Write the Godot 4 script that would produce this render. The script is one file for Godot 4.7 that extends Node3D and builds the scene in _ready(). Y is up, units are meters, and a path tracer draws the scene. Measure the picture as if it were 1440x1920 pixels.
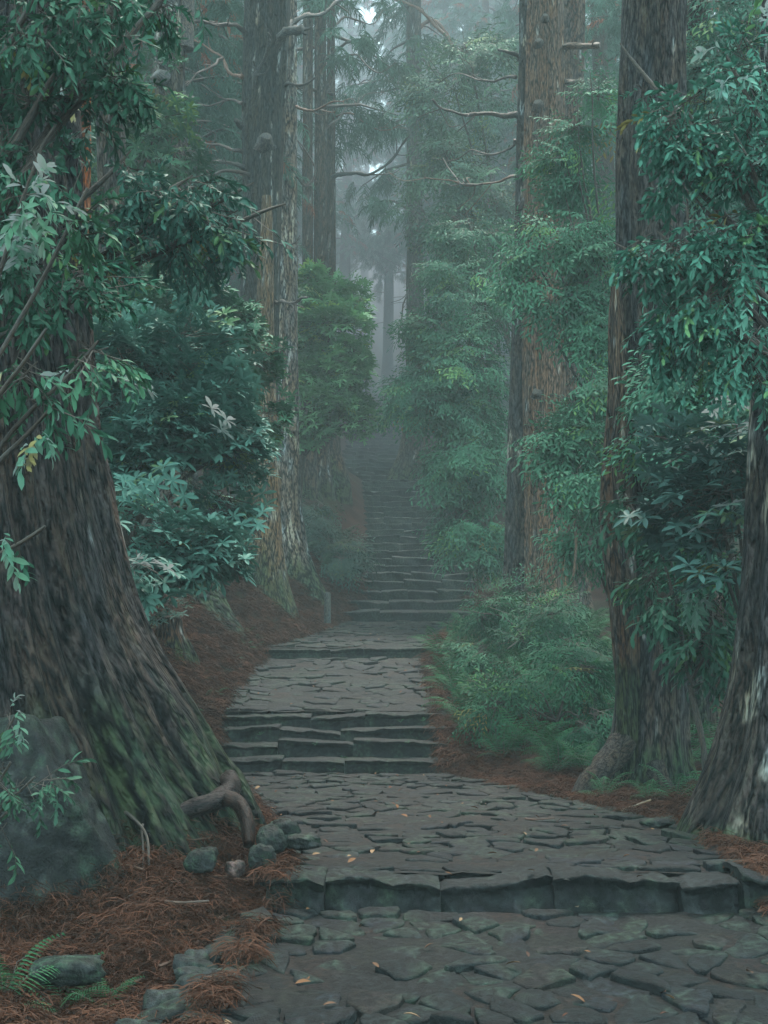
extends Node3D

const EYE := 1.55
const FOC := 2400.0
const PITCH := 0.13378          # radians the camera looks up
var rng := RandomNumberGenerator.new()
var used := {}
var M := {}
var nz := FastNoiseLite.new()      # smooth noise
var nr := FastNoiseLite.new()      # ridged noise
var nf := FastNoiseLite.new()      # fine noise

# ------------------------------------------------------------------ mesh builder
class MB:
	var v := PackedVector3Array()
	var n := PackedVector3Array()
	var c := PackedColorArray()
	var uv := PackedVector2Array()
	var i := PackedInt32Array()
	func add(p: Vector3, col := Color.WHITE, t := Vector2.ZERO) -> int:
		v.append(p)
		c.append(col)
		uv.append(t)
		return v.size() - 1
	func tri(a: int, b: int, d: int) -> void:
		i.append(a)
		i.append(b)
		i.append(d)
	func grid(start: int, rows: int, cols: int) -> void:
		for r in rows - 1:
			for k in cols - 1:
				var a := start + r * cols + k
				tri(a, a + cols, a + 1)
				tri(a + 1, a + cols, a + cols + 1)
	func normals() -> void:
		n.resize(v.size())
		n.fill(Vector3.ZERO)
		for t in range(0, i.size(), 3):
			var a := i[t]
			var b := i[t + 1]
			var d := i[t + 2]
			var q := (v[d] - v[a]).cross(v[b] - v[a])
			n[a] += q
			n[b] += q
			n[d] += q
	func seam(start: int, rows: int, cols: int) -> void:
		for r in rows:
			var a := start + r * cols
			var b := a + cols - 1
			var q := n[a] + n[b]
			n[a] = q
			n[b] = q
	func finish() -> void:
		for k in n.size():
			var q := n[k]
			n[k] = q.normalized() if q.length_squared() > 1e-20 else Vector3.UP
	func mesh(mat: Material, into: ArrayMesh = null) -> ArrayMesh:
		var arr := []
		arr.resize(Mesh.ARRAY_MAX)
		arr[Mesh.ARRAY_VERTEX] = v
		arr[Mesh.ARRAY_NORMAL] = n
		arr[Mesh.ARRAY_COLOR] = c
		arr[Mesh.ARRAY_TEX_UV] = uv
		arr[Mesh.ARRAY_INDEX] = i
		var m := into if into else ArrayMesh.new()
		m.add_surface_from_arrays(Mesh.PRIMITIVE_TRIANGLES, arr)
		m.surface_set_material(m.get_surface_count() - 1, mat)
		return m

# ------------------------------------------------------------------ naming and tagging
func numbered(called: String) -> String:
	var k: int = used.get(called, 0)
	used[called] = k + 1
	return called if k == 0 else "%s_%03d" % [called, k]

func tag(o: Node3D, label: String, category := "", group := "", kind := "") -> Node3D:
	if label: o.set_meta("label", label)
	if category: o.set_meta("category", category)
	if group: o.set_meta("group", group)
	if kind: o.set_meta("kind", kind)
	return o

func thing(called: String, label: String, category: String, at: Vector3, group := "", kind := "") -> Node3D:
	var o := Node3D.new()
	o.name = numbered(called)
	add_child(o, true)
	o.position = at
	tag(o, label, category, group, kind)
	return o

# a mesh built in world coordinates becomes a part of the thing (which is not turned)
func part(parent: Node3D, called: String, m: Mesh) -> MeshInstance3D:
	var o := MeshInstance3D.new()
	o.name = called
	o.mesh = m
	parent.add_child(o, true)
	if parent != self:
		var q: Node3D = parent
		var off := Vector3.ZERO
		while q != self:
			off += q.position
			q = q.get_parent()
		o.position = -off
	return o

func place(parent: Node3D, called: String, m: Mesh, tr: Transform3D) -> MeshInstance3D:
	var o := MeshInstance3D.new()
	o.name = called
	o.mesh = m
	parent.add_child(o, true)
	o.transform = Transform3D(tr.basis, tr.origin - (parent.position if parent != self else Vector3.ZERO))
	return o

func copies(parent: Node3D, called: String, m: Mesh, trs: Array, cols: Array) -> MultiMeshInstance3D:
	var mm := MultiMesh.new()
	mm.transform_format = MultiMesh.TRANSFORM_3D
	mm.use_colors = true
	mm.mesh = m
	mm.instance_count = trs.size()
	for k in trs.size():
		mm.set_instance_transform(k, trs[k])
		mm.set_instance_color(k, cols[k])
	var o := MultiMeshInstance3D.new()
	o.name = called
	o.multimesh = mm
	o.set_meta("kind", "stuff")
	parent.add_child(o, true)
	if parent != self:
		o.position = -parent.position
	return o

# ------------------------------------------------------------------ places
# a point at a given distance up the path, from where it was surveyed on the 1440 x 1920 picture
func W(px: float, py: float, d: float) -> Vector3:
	var cx := (px - 720.0) / FOC
	var cy := (960.0 - py) / FOC
	var y := cy * cos(PITCH) + sin(PITCH)
	var z := cos(PITCH) - cy * sin(PITCH)
	return Vector3(cx * d / z, EYE + y * d / z, -d)

func lut(t: Array, d: float, k: int) -> float:
	if d <= t[0][0]:
		return t[0][k]
	for j in range(1, t.size()):
		if d <= t[j][0]:
			return lerpf(t[j - 1][k], t[j][k], (d - t[j - 1][0]) / (t[j][0] - t[j - 1][0]))
	return t[-1][k]

var EDGE := [[-12.0, -1.0, 2.4], [5.3, -0.74, 2.3], [6.85, -0.6, 2.02], [7.6, -0.64, 2.1], [9.1, -0.83, 2.2], [10.5, -1.1, 1.85], [12.4, -1.45, 1.24], [14.2, -1.88, 0.72], [15.6, -2.1, 0.72], [18.0, -2.12, 0.72], [20.8, -2.0, 0.75], [23.0, -1.5, 1.1], [27.0, -0.85, 1.72], [30.3, -0.38, 2.02], [36.5, -0.46, 2.05], [42.0, -0.67, 1.5], [43.2, -1.34, 0.5], [50.0, -1.42, 0.42], [62.0, -0.77, 0.72], [75.0, -0.5, 1.5], [160.0, -0.5, 1.5]]
var RAMP := [[-12.0, -1.5], [6.85, 0.385], [6.86, 0.53], [14.2, 0.59], [15.6, 1.18], [20.8, 1.966], [20.81, 2.12], [27.0, 2.86], [30.3, 3.78], [42.0, 8.2], [43.2, 8.35], [62.0, 15.4], [80.0, 21.0], [110.0, 34.0], [160.0, 60.0]]

var BANK := [[-12.0, -1.5], [5.6, 0.225], [8.2, 0.54], [13.6, 0.60], [16.4, 1.28], [20.0, 1.87], [21.6, 2.2], [27.0, 2.86], [30.3, 3.78], [42.0, 8.2], [43.2, 8.35], [62.0, 15.4], [80.0, 21.0], [110.0, 34.0], [160.0, 60.0]]

func hp(d: float) -> float: return lut(RAMP, d, 1)
func xl(d: float) -> float: return lut(EDGE, d, 1)
func xr(d: float) -> float: return lut(EDGE, d, 2)

func ground(x: float, d: float) -> float:
	var a := xl(d)
	var b := xr(d)
	var h := 0.0
	if x < a:
		var u := a - x
		var near := -0.06 + 0.05 * u
		var mound := -0.05 + 0.62 * minf(u, 1.5) + 0.12 * maxf(u - 1.5, 0.0)
		var far := 0.02 + 0.78 * minf(u, 1.4) + 0.2 * maxf(u - 1.4, 0.0)
		var k := smoothstep(6.0, 7.9, d)
		h = lerpf(near, mound, k)
		h = lerpf(h, far, smoothstep(9.5, 13.0, d))
		h += 0.10 * smoothstep(0.0, 0.6, u) * nz.get_noise_2d(x * 70.0, d * 70.0) + 0.25 * smoothstep(2.0, 6.0, u) * nz.get_noise_2d(x * 14.0 + 90.0, d * 14.0)
	elif x > b:
		var u := x - b
		h = -0.04 + 0.06 * minf(u, 3.0) + 0.25 * maxf(u - 3.0, 0.0)
		h += 0.10 * smoothstep(0.0, 0.6, u) * nz.get_noise_2d(x * 70.0, d * 70.0) + 0.3 * smoothstep(2.0, 6.0, u) * nz.get_noise_2d(x * 14.0, d * 14.0)
	else:
		return minf(hp(d), hp(d - 0.4)) - 0.16
	return lut(BANK, d, 1) + h

# ------------------------------------------------------------------ textures and materials
func noise(kind: int, fractal: int, freq: float, octaves: int, sd: int) -> FastNoiseLite:
	var f := FastNoiseLite.new()
	f.noise_type = kind
	f.fractal_type = fractal
	f.frequency = freq
	f.fractal_octaves = octaves
	f.seed = sd
	return f

func grey(f: FastNoiseLite, s: int) -> PackedByteArray:
	var im := f.get_seamless_image(s, s)
	im.convert(Image.FORMAT_L8)
	return im.get_data()

func tex(bytes: PackedByteArray, s: int) -> ImageTexture:
	return ImageTexture.create_from_image(Image.create_from_data(s, s, false, Image.FORMAT_RGB8, bytes))

func relief(h: PackedByteArray, s: int, strength: float) -> ImageTexture:
	var im := Image.create_from_data(s, s, false, Image.FORMAT_L8, h)
	im.convert(Image.FORMAT_RGBA8)
	im.bump_map_to_normal_map(strength)
	return ImageTexture.create_from_image(im)

func surface(tint: Color, rough: float, albedo: Texture2D = null, nrm: Texture2D = null, nscale := 1.0, tri := 0.0, colored := true) -> StandardMaterial3D:
	var m := StandardMaterial3D.new()
	m.albedo_color = tint
	m.roughness = rough
	m.vertex_color_use_as_albedo = colored
	if albedo: m.albedo_texture = albedo
	if nrm:
		m.normal_enabled = true
		m.normal_texture = nrm
		m.normal_scale = nscale
	if tri > 0.0:
		m.uv1_triplanar = true
		m.uv1_world_triplanar = true
		m.uv1_scale = Vector3(tri, tri, tri)
	return m

func make_materials() -> void:
	var s := 512
	# bark: long fibrous ridges (the tile is stretched along the trunk by the UVs)
	var a := grey(noise(FastNoiseLite.TYPE_SIMPLEX, FastNoiseLite.FRACTAL_RIDGED, 0.022, 4, 3), s)
	var b := grey(noise(FastNoiseLite.TYPE_SIMPLEX, FastNoiseLite.FRACTAL_FBM, 0.09, 4, 4), s)
	var c := grey(noise(FastNoiseLite.TYPE_SIMPLEX, FastNoiseLite.FRACTAL_FBM, 0.008, 3, 5), s)
	var col := PackedByteArray()
	col.resize(s * s * 3)
	var hei := PackedByteArray()
	hei.resize(s * s)
	for k in s * s:
		var r := 1.0 - a[k] / 255.0
		var f := b[k] / 255.0
		var w := c[k] / 255.0
		var h := clampf(r * 0.85 + (f - 0.5) * 0.7 + 0.12, 0.0, 1.0)
		hei[k] = int(h * 255.0)
		var l := 0.16 + 0.84 * smoothstep(0.15, 0.8, h)
		col[k * 3] = int(255.0 * clampf(l * (0.88 + 0.24 * w), 0, 1))
		col[k * 3 + 1] = int(255.0 * clampf(l * 0.97, 0, 1))
		col[k * 3 + 2] = int(255.0 * clampf(l * (1.02 - 0.2 * w), 0, 1))
	var bark_t := tex(col, s)
	var bark_n := relief(hei, s, 5.0)
	M.bark = surface(Color.WHITE, 0.82, bark_t, bark_n, 1.2)
	M.bark_wet = surface(Color.WHITE, 0.75, bark_t, bark_n, 1.6)
	M.bark_wet.metallic_specular = 0.25
	M.bark.metallic_specular = 0.25
	# stone: wet, mottled
	a = grey(noise(FastNoiseLite.TYPE_SIMPLEX, FastNoiseLite.FRACTAL_FBM, 0.012, 5, 13), s)
	b = grey(noise(FastNoiseLite.TYPE_SIMPLEX, FastNoiseLite.FRACTAL_RIDGED, 0.03, 4, 14), s)
	c = grey(noise(FastNoiseLite.TYPE_SIMPLEX, FastNoiseLite.FRACTAL_FBM, 0.1, 3, 15), s)
	for k in s * s:
		var r := a[k] / 255.0
		var f := b[k] / 255.0
		var w := c[k] / 255.0
		hei[k] = int(clampf(r * 0.6 + f * 0.25 + w * 0.25 - 0.05, 0, 1) * 255.0)
		var l := 0.6 + 0.6 * (r - 0.5) * 2.0 + 0.3 * (w - 0.5) * 2.0
		col[k * 3] = int(255.0 * clampf(l * (1.0 + 0.1 * (f - 0.5)), 0, 1))
		col[k * 3 + 1] = int(255.0 * clampf(l, 0, 1))
		col[k * 3 + 2] = int(255.0 * clampf(l * (1.0 - 0.12 * (f - 0.5)), 0, 1))
	var stone_t := tex(col, s)
	var stone_n := relief(hei, s, 6.0)
	M.stone = surface(Color.WHITE, 0.72, stone_t, stone_n, 2.2, 2.2)
	M.stone.metallic_specular = 0.3
	M.rock = surface(Color.WHITE, 0.7, stone_t, stone_n, 1.6, 1.1)
	# litter
	a = grey(noise(FastNoiseLite.TYPE_SIMPLEX, FastNoiseLite.FRACTAL_RIDGED, 0.06, 3, 23), s)
	b = grey(noise(FastNoiseLite.TYPE_SIMPLEX, FastNoiseLite.FRACTAL_FBM, 0.015, 4, 24), s)
	c = grey(noise(FastNoiseLite.TYPE_CELLULAR, FastNoiseLite.FRACTAL_NONE, 0.12, 1, 25), s)
	for k in s * s:
		var r := a[k] / 255.0
		var f := b[k] / 255.0
		var w := c[k] / 255.0
		hei[k] = int(clampf(0.5 * r + 0.3 * w + 0.3 * f, 0, 1) * 255.0)
		var l := clampf(0.35 + 0.6 * (1.0 - r) + 0.35 * (f - 0.5), 0.1, 1.0)
		col[k * 3] = int(255.0 * clampf(l, 0, 1))
		col[k * 3 + 1] = int(255.0 * clampf(l * (0.86 + 0.14 * w), 0, 1))
		col[k * 3 + 2] = int(255.0 * clampf(l * (0.8 + 0.2 * w), 0, 1))
	M.litter = surface(Color.WHITE, 0.9, tex(col, s), relief(hei, s, 6.0), 1.5, 1.6)
	M.litter.metallic_specular = 0.2
	M.rock.metallic_specular = 0.3
	M.wood = surface(Color.WHITE, 0.75, bark_t, bark_n, 0.8)
	M.plain = surface(Color.WHITE, 0.8)
	M.plain.metallic_specular = 0.2
	M.leaf = surface(Color.WHITE, 0.5)
	M.leaf.metallic_specular = 0.2
	M.leaf.backlight_enabled = true
	M.leaf.backlight = Color(0.5, 0.5, 0.5)
	M.soft = surface(Color.WHITE, 0.62)
	M.soft.metallic_specular = 0.2
	M.soft.backlight_enabled = true
	M.soft.backlight = Color(0.6, 0.6, 0.6)
	M.needle = surface(Color.WHITE, 0.75)
	M.needle.metallic_specular = 0.2
	M.needle.backlight_enabled = true
	M.needle.backlight = Color(0.45, 0.45, 0.45)
	M.wet_wood = surface(Color(0.9, 0.9, 0.9), 0.55, bark_t, bark_n, 0.6)
	M.wet_wood.metallic_specular = 0.25
	M.twig = surface(Color(0.045, 0.032, 0.024).linear_to_srgb(), 0.8, null, null, 1.0, 0.0, false)

# ------------------------------------------------------------------ shapes
func tube(mb: MB, pts: PackedVector3Array, radii: PackedFloat32Array, sides: int, col: Color, knobby := 0.0) -> void:
	var start := mb.v.size()
	var side := Vector3.RIGHT
	var run := 0.0
	for k in pts.size():
		var t := (pts[mini(k + 1, pts.size() - 1)] - pts[maxi(k - 1, 0)]).normalized()
		if absf(t.dot(side)) > 0.95:
			side = Vector3.BACK if absf(t.z) < 0.8 else Vector3.UP
		side = (side - t * side.dot(t)).normalized()
		var up := t.cross(side)
		if k > 0: run += pts[k].distance_to(pts[k - 1])
		for j in sides + 1:
			var ang := TAU * (j % sides) / sides
			var r := radii[k]
			if knobby > 0.0:
				r *= 1.0 + knobby * nz.get_noise_3d(pts[k].x * 300.0 + cos(ang) * 60.0, pts[k].y * 300.0, pts[k].z * 300.0 + sin(ang) * 60.0)
			mb.add(pts[k] + (side * cos(ang) + up * sin(ang)) * r, col, Vector2(float(j) / sides, run * 0.5))
	mb.grid(start, pts.size(), sides + 1)
	# caps
	for e in 2:
		var k := 0 if e == 0 else pts.size() - 1
		var m := mb.add(pts[k], col)
		for j in sides:
			var a := start + k * (sides + 1) + j
			if e == 0: mb.tri(m, a, a + 1)
			else: mb.tri(m, a + 1, a)

func smooth_line(p: PackedVector3Array, per: int) -> PackedVector3Array:
	var out := PackedVector3Array()
	for k in p.size() - 1:
		var a := p[maxi(k - 1, 0)]
		var d := p[mini(k + 2, p.size() - 1)]
		for j in per:
			out.append(p[k].cubic_interpolate(p[k + 1], a, d, float(j) / per))
	out.append(p[-1])
	return out

func limb(pts: PackedVector3Array, r0: float, r1: float, sides: int, col: Color, mat: Material, per := 5, wob := 0.0) -> ArrayMesh:
	var line := smooth_line(pts, per)
	var radii := PackedFloat32Array()
	for k in line.size():
		var t := float(k) / (line.size() - 1)
		radii.append(lerpf(r0, r1, pow(t, 0.8)))
		if wob > 0.0 and k > 0:
			var q := line[k] * 55.0
			line[k] += Vector3(nz.get_noise_3d(q.x, q.y, q.z), nz.get_noise_3d(q.y, q.z + 50.0, q.x), nz.get_noise_3d(q.z, q.x, q.y + 90.0)) * wob
	var mb := MB.new()
	tube(mb, line, radii, sides, col, 0.35)
	mb.normals()
	mb.seam(0, line.size(), sides + 1)
	mb.finish()
	return mb.mesh(mat)

# trunk whose left and right outline was surveyed at rows [row, left, right] for its distance
# look: base, moss, lichen: colours; moss_h: height moss reaches; lichen: share; red: share of rust streaks; flute: buttress depth
func trunk_mesh(d: float, rows: Array, segs: int, step: float, look: Dictionary, sd: int) -> ArrayMesh:
	var prof := []
	for r in rows:
		var a := W(r[1], r[0], d)
		var b := W(r[2], r[0], d)
		prof.append([a.y, (a.x + b.x) * 0.5, (b.x - a.x) * 0.5])
	prof.reverse()          # from the ground up
	var low: float = prof[0][0]
	prof.push_front([low - 0.7, prof[0][1], prof[0][2] * 1.15])
	var y := low - 0.7
	var top: float = prof[-1][0]
	var n := int((top - y) / step) + 2
	var mid: float = lut(prof, low + (top - low) * 0.5, 2)
	var turns := maxf(1.0, roundf(TAU * mid / 0.9))
	var mb := MB.new()
	var base: Color = Color(look.base) * 0.72
	var moss: Color = look.get("moss", Color(0.028, 0.046, 0.024))
	var pale: Color = look.get("pale", Color(0.34, 0.34, 0.33))
	var rust: Color = look.get("rust", Color(0.085, 0.04, 0.025))
	var moss_h: float = look.get("moss_h", 1.0)
	var lichen: float = look.get("lichen", 0.2)
	var red: float = look.get("red", 0.2)
	var flute: float = look.get("flute", 0.07)
	var ridge: float = look.get("ridge", 0.02)
	var moss_side: float = look.get("moss_side", 0.0)
	var o := sd * 37.3
	for r in n:
		var yy := minf(y + r * step, top)
		var cx := 0.0
		var rad := 0.0
		# smooth the surveyed outline a little
		for q in 5:
			cx += lut(prof, yy + (q - 2) * 0.08, 1) * 0.2
			rad += lut(prof, yy + (q - 2) * 0.08, 2) * 0.2
		var hgt := yy - low
		var fl := flute * (0.4 + 0.9 * exp(-maxf(hgt, 0.0) / 0.7))
		for j in segs + 1:
			var ang := TAU * (j % segs) / segs
			var cs := cos(ang)
			var sn := sin(ang)
			var w := nz.get_noise_3d(cs * 55.0 + o, yy * 6.0, sn * 55.0)
			var big := nz.get_noise_3d(cs * 110.0 + o, yy * 12.0 + 40.0, sn * 110.0)
			var k := rad / mid
			var f := nr.get_noise_3d(cs * 330.0 * mid + o, yy * 9.0 + w * 30.0, sn * 300.0 * mid)
			var g := nf.get_noise_3d(cs * 340.0 * mid, yy * 16.0 + o, sn * 340.0 * mid)
			var rr := rad * (1.0 + fl * (w * 1.5 + big * 0.7)) + ridge * minf(k, 2.0) * (0.5 - absf(f)) * 1.6 + ridge * 0.5 * g
			var p := Vector3(cx + cs * rr, yy, -d + sn * rr)
			var cl := base * (0.9 + 0.35 * g - 0.25 * smoothstep(0.5, 0.9, absf(f))) 
			cl = cl.lerp(rust, clampf(red * 1.6 * smoothstep(0.0, 0.5, big + 0.15 * g + red - 0.35), 0, 1))
			var lm := nf.get_noise_3d(cs * 260.0 * mid + o * 2.0, yy * 50.0, sn * 260.0 * mid + 300.0) + 0.35 * g
			cl = cl.lerp(pale, clampf(smoothstep(0.62 - lichen, 0.82 - lichen, lm), 0, 1) * 0.75)
			var mm := smoothstep(-0.25, 0.4, 0.8 - hgt / maxf(moss_h, 0.01) + w * 0.9 + g * 0.6 + moss_side * cs)
			cl = cl.lerp(moss * (0.8 + 0.5 * (g + 0.5)), clampf(mm, 0, 1) * 0.85)
			mb.add(p, cl, Vector2(turns * j / segs, yy * 0.17))
	mb.grid(0, n, segs + 1)
	mb.normals()
	mb.seam(0, n, segs + 1)
	mb.finish()
	return mb.mesh(look.get("mat", M.bark))

func knot(parent: Node3D, at: Vector3, dirn: Vector3, r: float, length: float, col: Color) -> void:
	var pts := PackedVector3Array([at - dirn * r, at + dirn * length * 0.4, at + dirn * length + Vector3(0, length * 0.2, 0)])
	part(parent, "branch_stub", limb(pts, r * 1.5, r * 0.7, 9, col, M.wood, 4, 0.03))

func bough(parent: Node3D, called: String, d: float, px: Array, r0: float, r1: float, col: Color, dd := 0.0) -> void:
	var pts := PackedVector3Array()
	for k in px.size():
		pts.append(W(px[k][0], px[k][1], d + dd * k / maxf(px.size() - 1, 1)))
	var line := smooth_line(pts, 6)
	var radii := PackedFloat32Array()
	for k in line.size():
		radii.append(lerpf(r0, r1, pow(float(k) / (line.size() - 1), 0.6)) * (0.9 + 0.25 * nf.get_noise_1d(k * 90.0 + px[0][0])))
		if k > 0:
			var q := line[k] * 75.0
			line[k] += Vector3(nz.get_noise_3d(q.x, q.y, q.z), nz.get_noise_3d(q.y, q.z + 50.0, q.x), nz.get_noise_3d(q.z, q.x, q.y + 90.0)) * 0.11
	var mb := MB.new()
	tube(mb, line, radii, 8, col, 0.5)
	var rg := RandomNumberGenerator.new()
	rg.seed = int(px[0][0] * 7 + px[0][1])
	var whole := pts[0].distance_to(pts[-1])
	for k in (4 if whole > 0.6 else 0):
		var at := rg.randi_range(line.size() / 3, line.size() - 2)
		var dirn := ((line[at + 1] - line[at]).normalized() + Vector3(rg.randfn(), rg.randfn() * 0.9, rg.randfn()) * 0.55).normalized()
		var ln := whole * rg.randf_range(0.15, 0.4)
		var bend := Vector3(rg.randfn(), rg.randfn(), rg.randfn()) * ln * 0.18
		var sub := smooth_line(PackedVector3Array([line[at], line[at] + dirn * ln * 0.5 + bend, line[at] + dirn * ln]), 4)
		var sr := PackedFloat32Array()
		for q in sub.size(): sr.append(lerpf(radii[at] * 0.55, 0.006, float(q) / (sub.size() - 1)))
		tube(mb, sub, sr, 5, col, 0.3)
	mb.normals()
	mb.finish()
	part(parent, called, mb.mesh(M.wood))

# rock: the intersection of half-spaces, rounded and roughened
func rock_mesh(size: Vector3, planes: Array, rough: float, sd: int, base: Color, moss: Color, mossy: float, seg := 40, sharp := 6.0) -> ArrayMesh:
	var mb := MB.new()
	var rows := seg / 2 + 1
	for r in rows:
		var th := PI * r / (rows - 1)
		for j in seg + 1:
			var ph := TAU * (j % seg) / seg
			var v := Vector3(sin(th) * cos(ph), cos(th), sin(th) * sin(ph))
			var rad := 0.0
			for pl in planes:
				var nn: Vector3 = pl[0]
				var q: float = maxf(v.dot(nn.normalized()), 0.0) / float(pl[1])
				rad += pow(q, sharp)
			rad = 1.0 / pow(rad + 1e-6, 1.0 / sharp)
			rad = minf(rad, 1.8)
			var q := v * 60.0 + Vector3(sd * 17.0, 0, 0)
			rad *= 1.0 + rough * (nz.get_noise_3dv(q) + 0.6 * nr.get_noise_3dv(q * 2.2) + 0.35 * nf.get_noise_3dv(q * 4.0))
			var g := nf.get_noise_3dv(q * 3.0)
			var cl := base * (0.8 + 0.6 * (0.5 + g))
			cl = cl.lerp(moss, clampf(smoothstep(0.1, 0.5, g + nz.get_noise_3dv(q * 1.3) * 0.8 + mossy - 0.4 + 0.25 * v.y), 0, 1))
			var li := nf.get_noise_3dv(q * 1.7 + Vector3(0, 500, 0)) + 0.5 * g
			cl = cl.lerp(Color(0.11, 0.125, 0.105), smoothstep(0.25, 0.5, li) * 0.6 * mossy)
			mb.add(v * rad * size, cl, Vector2.ZERO)
	mb.grid(0, rows, seg + 1)
	mb.normals()
	mb.seam(0, rows, seg + 1)
	mb.finish()
	return mb.mesh(M.rock)

func box_planes(sd: int, cut := 5) -> Array:
	var rg := RandomNumberGenerator.new()
	rg.seed = sd
	var out := [[Vector3(1, 0, 0), 1.0], [Vector3(-1, 0, 0), 1.0], [Vector3(0, 1, 0), 0.9], [Vector3(0, -1, 0), 1.0], [Vector3(0, 0, 1), 1.0], [Vector3(0, 0, -1), 1.0]]
	for k in cut:
		out.append([Vector3(rg.randfn(), rg.randfn() * 0.8, rg.randfn()), rg.randf_range(0.85, 1.15)])
	return out

# ------------------------------------------------------------------ leaves
# a leaf lies along -Z from the origin, one metre long before scaling
func leaf_into(mb: MB, tr: Transform3D, wide: float, curl: float, col: Color) -> void:
	var w := [0.0, 0.5, 0.98, 0.8, 0.0]
	var z := [0.0, 0.18, 0.48, 0.78, 1.0]
	var a := mb.v.size()
	for k in 5:
		var drop: float = -curl * z[k] * z[k]
		if k == 0 or k == 4:
			mb.add(tr * Vector3(0, drop, -z[k]), col)
		else:
			var x: float = wide * w[k]
			mb.add(tr * Vector3(-x, drop + x * 0.35, -z[k]), col)
			mb.add(tr * Vector3(0, drop, -z[k]), col)
			mb.add(tr * Vector3(x, drop + x * 0.35, -z[k]), col)
	mb.tri(a, a + 2, a + 1)
	mb.tri(a, a + 3, a + 2)
	for k in 2:
		var b := a + 1 + k * 3
		mb.tri(b, b + 1, b + 3)
		mb.tri(b + 1, b + 4, b + 3)
		mb.tri(b + 1, b + 2, b + 4)
		mb.tri(b + 2, b + 5, b + 4)
	mb.tri(a + 7, a + 8, a + 10)
	mb.tri(a + 8, a + 9, a + 10)

func leaf_mesh(wide: float, curl: float, mat: Material) -> ArrayMesh:
	var mb := MB.new()
	leaf_into(mb, Transform3D(), wide, curl, Color.WHITE)
	mb.normals()
	mb.finish()
	return mb.mesh(mat)

# sprays: {mesh, leaves: [Transform3D]}; a spray lies along -Z
func spray(kind: String, sd: int) -> Dictionary:
	var rg := RandomNumberGenerator.new()
	rg.seed = sd
	var trs := []
	var wide := 0.16
	var curl := 0.25
	var length := 0.24
	var mat: Material = M.leaf
	if kind == "alternate":           # drooping evergreen twig, narrow leaves either side
		for k in 11:
			var t := 0.15 + 0.85 * pow(k / 10.0, 0.7)
			var s := 1.0 if k % 2 == 0 else -1.0
			var b := Basis.from_euler(Vector3(rg.randf_range(-0.9, 0.35), s * rg.randf_range(0.1, 1.3), s * rg.randf_range(-0.5, 0.9)))
			trs.append(Transform3D(b.scaled(Vector3.ONE * rg.randf_range(0.06, 0.105)), Vector3(s * 0.006, -0.08 * t * t, -length * t)))
	elif kind == "whorl":             # leaves gathered in stars at the twig ends
		length = 0.26
		wide = 0.15
		curl = 0.16
		for e in 3:
			var off := Vector3((e - 1) * 0.10, rg.randf_range(-0.03, 0.05), -length + absf(e - 1) * 0.07)
			for k in 8:
				var ang := TAU * k / 8.0 + rg.randf_range(-0.3, 0.3)
				var b := Basis.from_euler(Vector3(rg.randf_range(-0.15, 0.55), ang, rg.randf_range(-0.3, 0.3)))
				trs.append(Transform3D(b.scaled(Vector3.ONE * rg.randf_range(0.07, 0.115)), off))
	elif kind == "fine":              # soft feathery small leaves
		length = 0.4
		wide = 0.15
		curl = 0.3
		mat = M.soft
		for q in 5:
			var yaw := (q - 2) * 0.34 + rg.randf_range(-0.1, 0.1)
			for k in 8:
				var t := 0.25 + 0.75 * k / 7.0
				var s := 1.0 if k % 2 == 0 else -1.0
				var p := Basis.from_euler(Vector3(0, yaw, 0)) * Vector3(0, -0.10 * t * t, -length * t)
				var b := Basis.from_euler(Vector3(rg.randf_range(-0.6, 0.1), yaw - s * rg.randf_range(0.4, 0.9), s * rg.randf_range(0.0, 0.5)))
				trs.append(Transform3D(b.scaled(Vector3.ONE * rg.randf_range(0.05, 0.085)), p))
	var mb := MB.new()
	for t in trs:
		leaf_into(mb, t, wide, curl, Color.WHITE * rg.randf_range(0.8, 1.15))
	mb.normals()
	mb.finish()
	var m := mb.mesh(mat)
	var tw := MB.new()
	tube(tw, PackedVector3Array([Vector3(0, 0.01, 0.1), Vector3(0, -0.015, -length * 0.5), Vector3(0, -0.07, -length)]), PackedFloat32Array([0.004, 0.003, 0.0015]), 3, Color.WHITE)
	tw.normals()
	tw.finish()
	tw.mesh(M.twig, m)
	return {"mesh": m, "leaves": trs, "leaf": leaf_mesh(wide, curl, mat)}

# cedar foliage: a drooping frond of ropey branchlets, about 0.9 m long
func cedar_spray(sd: int) -> ArrayMesh:
	var rg := RandomNumberGenerator.new()
	rg.seed = sd
	var mb := MB.new()
	for q in 26:
		var t := 0.08 + 0.92 * q / 25.0
		var s := 1.0 if q % 2 == 0 else -1.0
		var from := Vector3(rg.randf_range(-0.05, 0.05), -0.22 * t * t, -0.55 * t)
		var ln := (0.30 - 0.14 * t) * rg.randf_range(0.7, 1.25)
		var dirn := Vector3(s * rg.randf_range(0.35, 0.9), rg.randf_range(-0.9, 0.25), -rg.randf_range(0.2, 0.9)).normalized()
		var side := dirn.cross(Vector3(rg.randfn(), rg.randfn(), rg.randfn())).normalized()
		for cr in 2:
			if cr == 1: side = dirn.cross(side).normalized()
			var a := mb.v.size()
			for k in 5:
				var u := k / 4.0
				var p := from + dirn * ln * u + Vector3(0, -0.12 * u * u, 0) + side * rg.randf_range(-0.012, 0.012)
				var w := 0.013 * (1.0 - 0.75 * u) * rg.randf_range(0.6, 1.4)
				var col := Color.WHITE * rg.randf_range(0.7, 1.2)
				mb.add(p - side * w, col)
				mb.add(p + side * w, col)
			mb.grid(a, 5, 2)
	mb.normals()
	mb.finish()
	return mb.mesh(M.needle)

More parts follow.
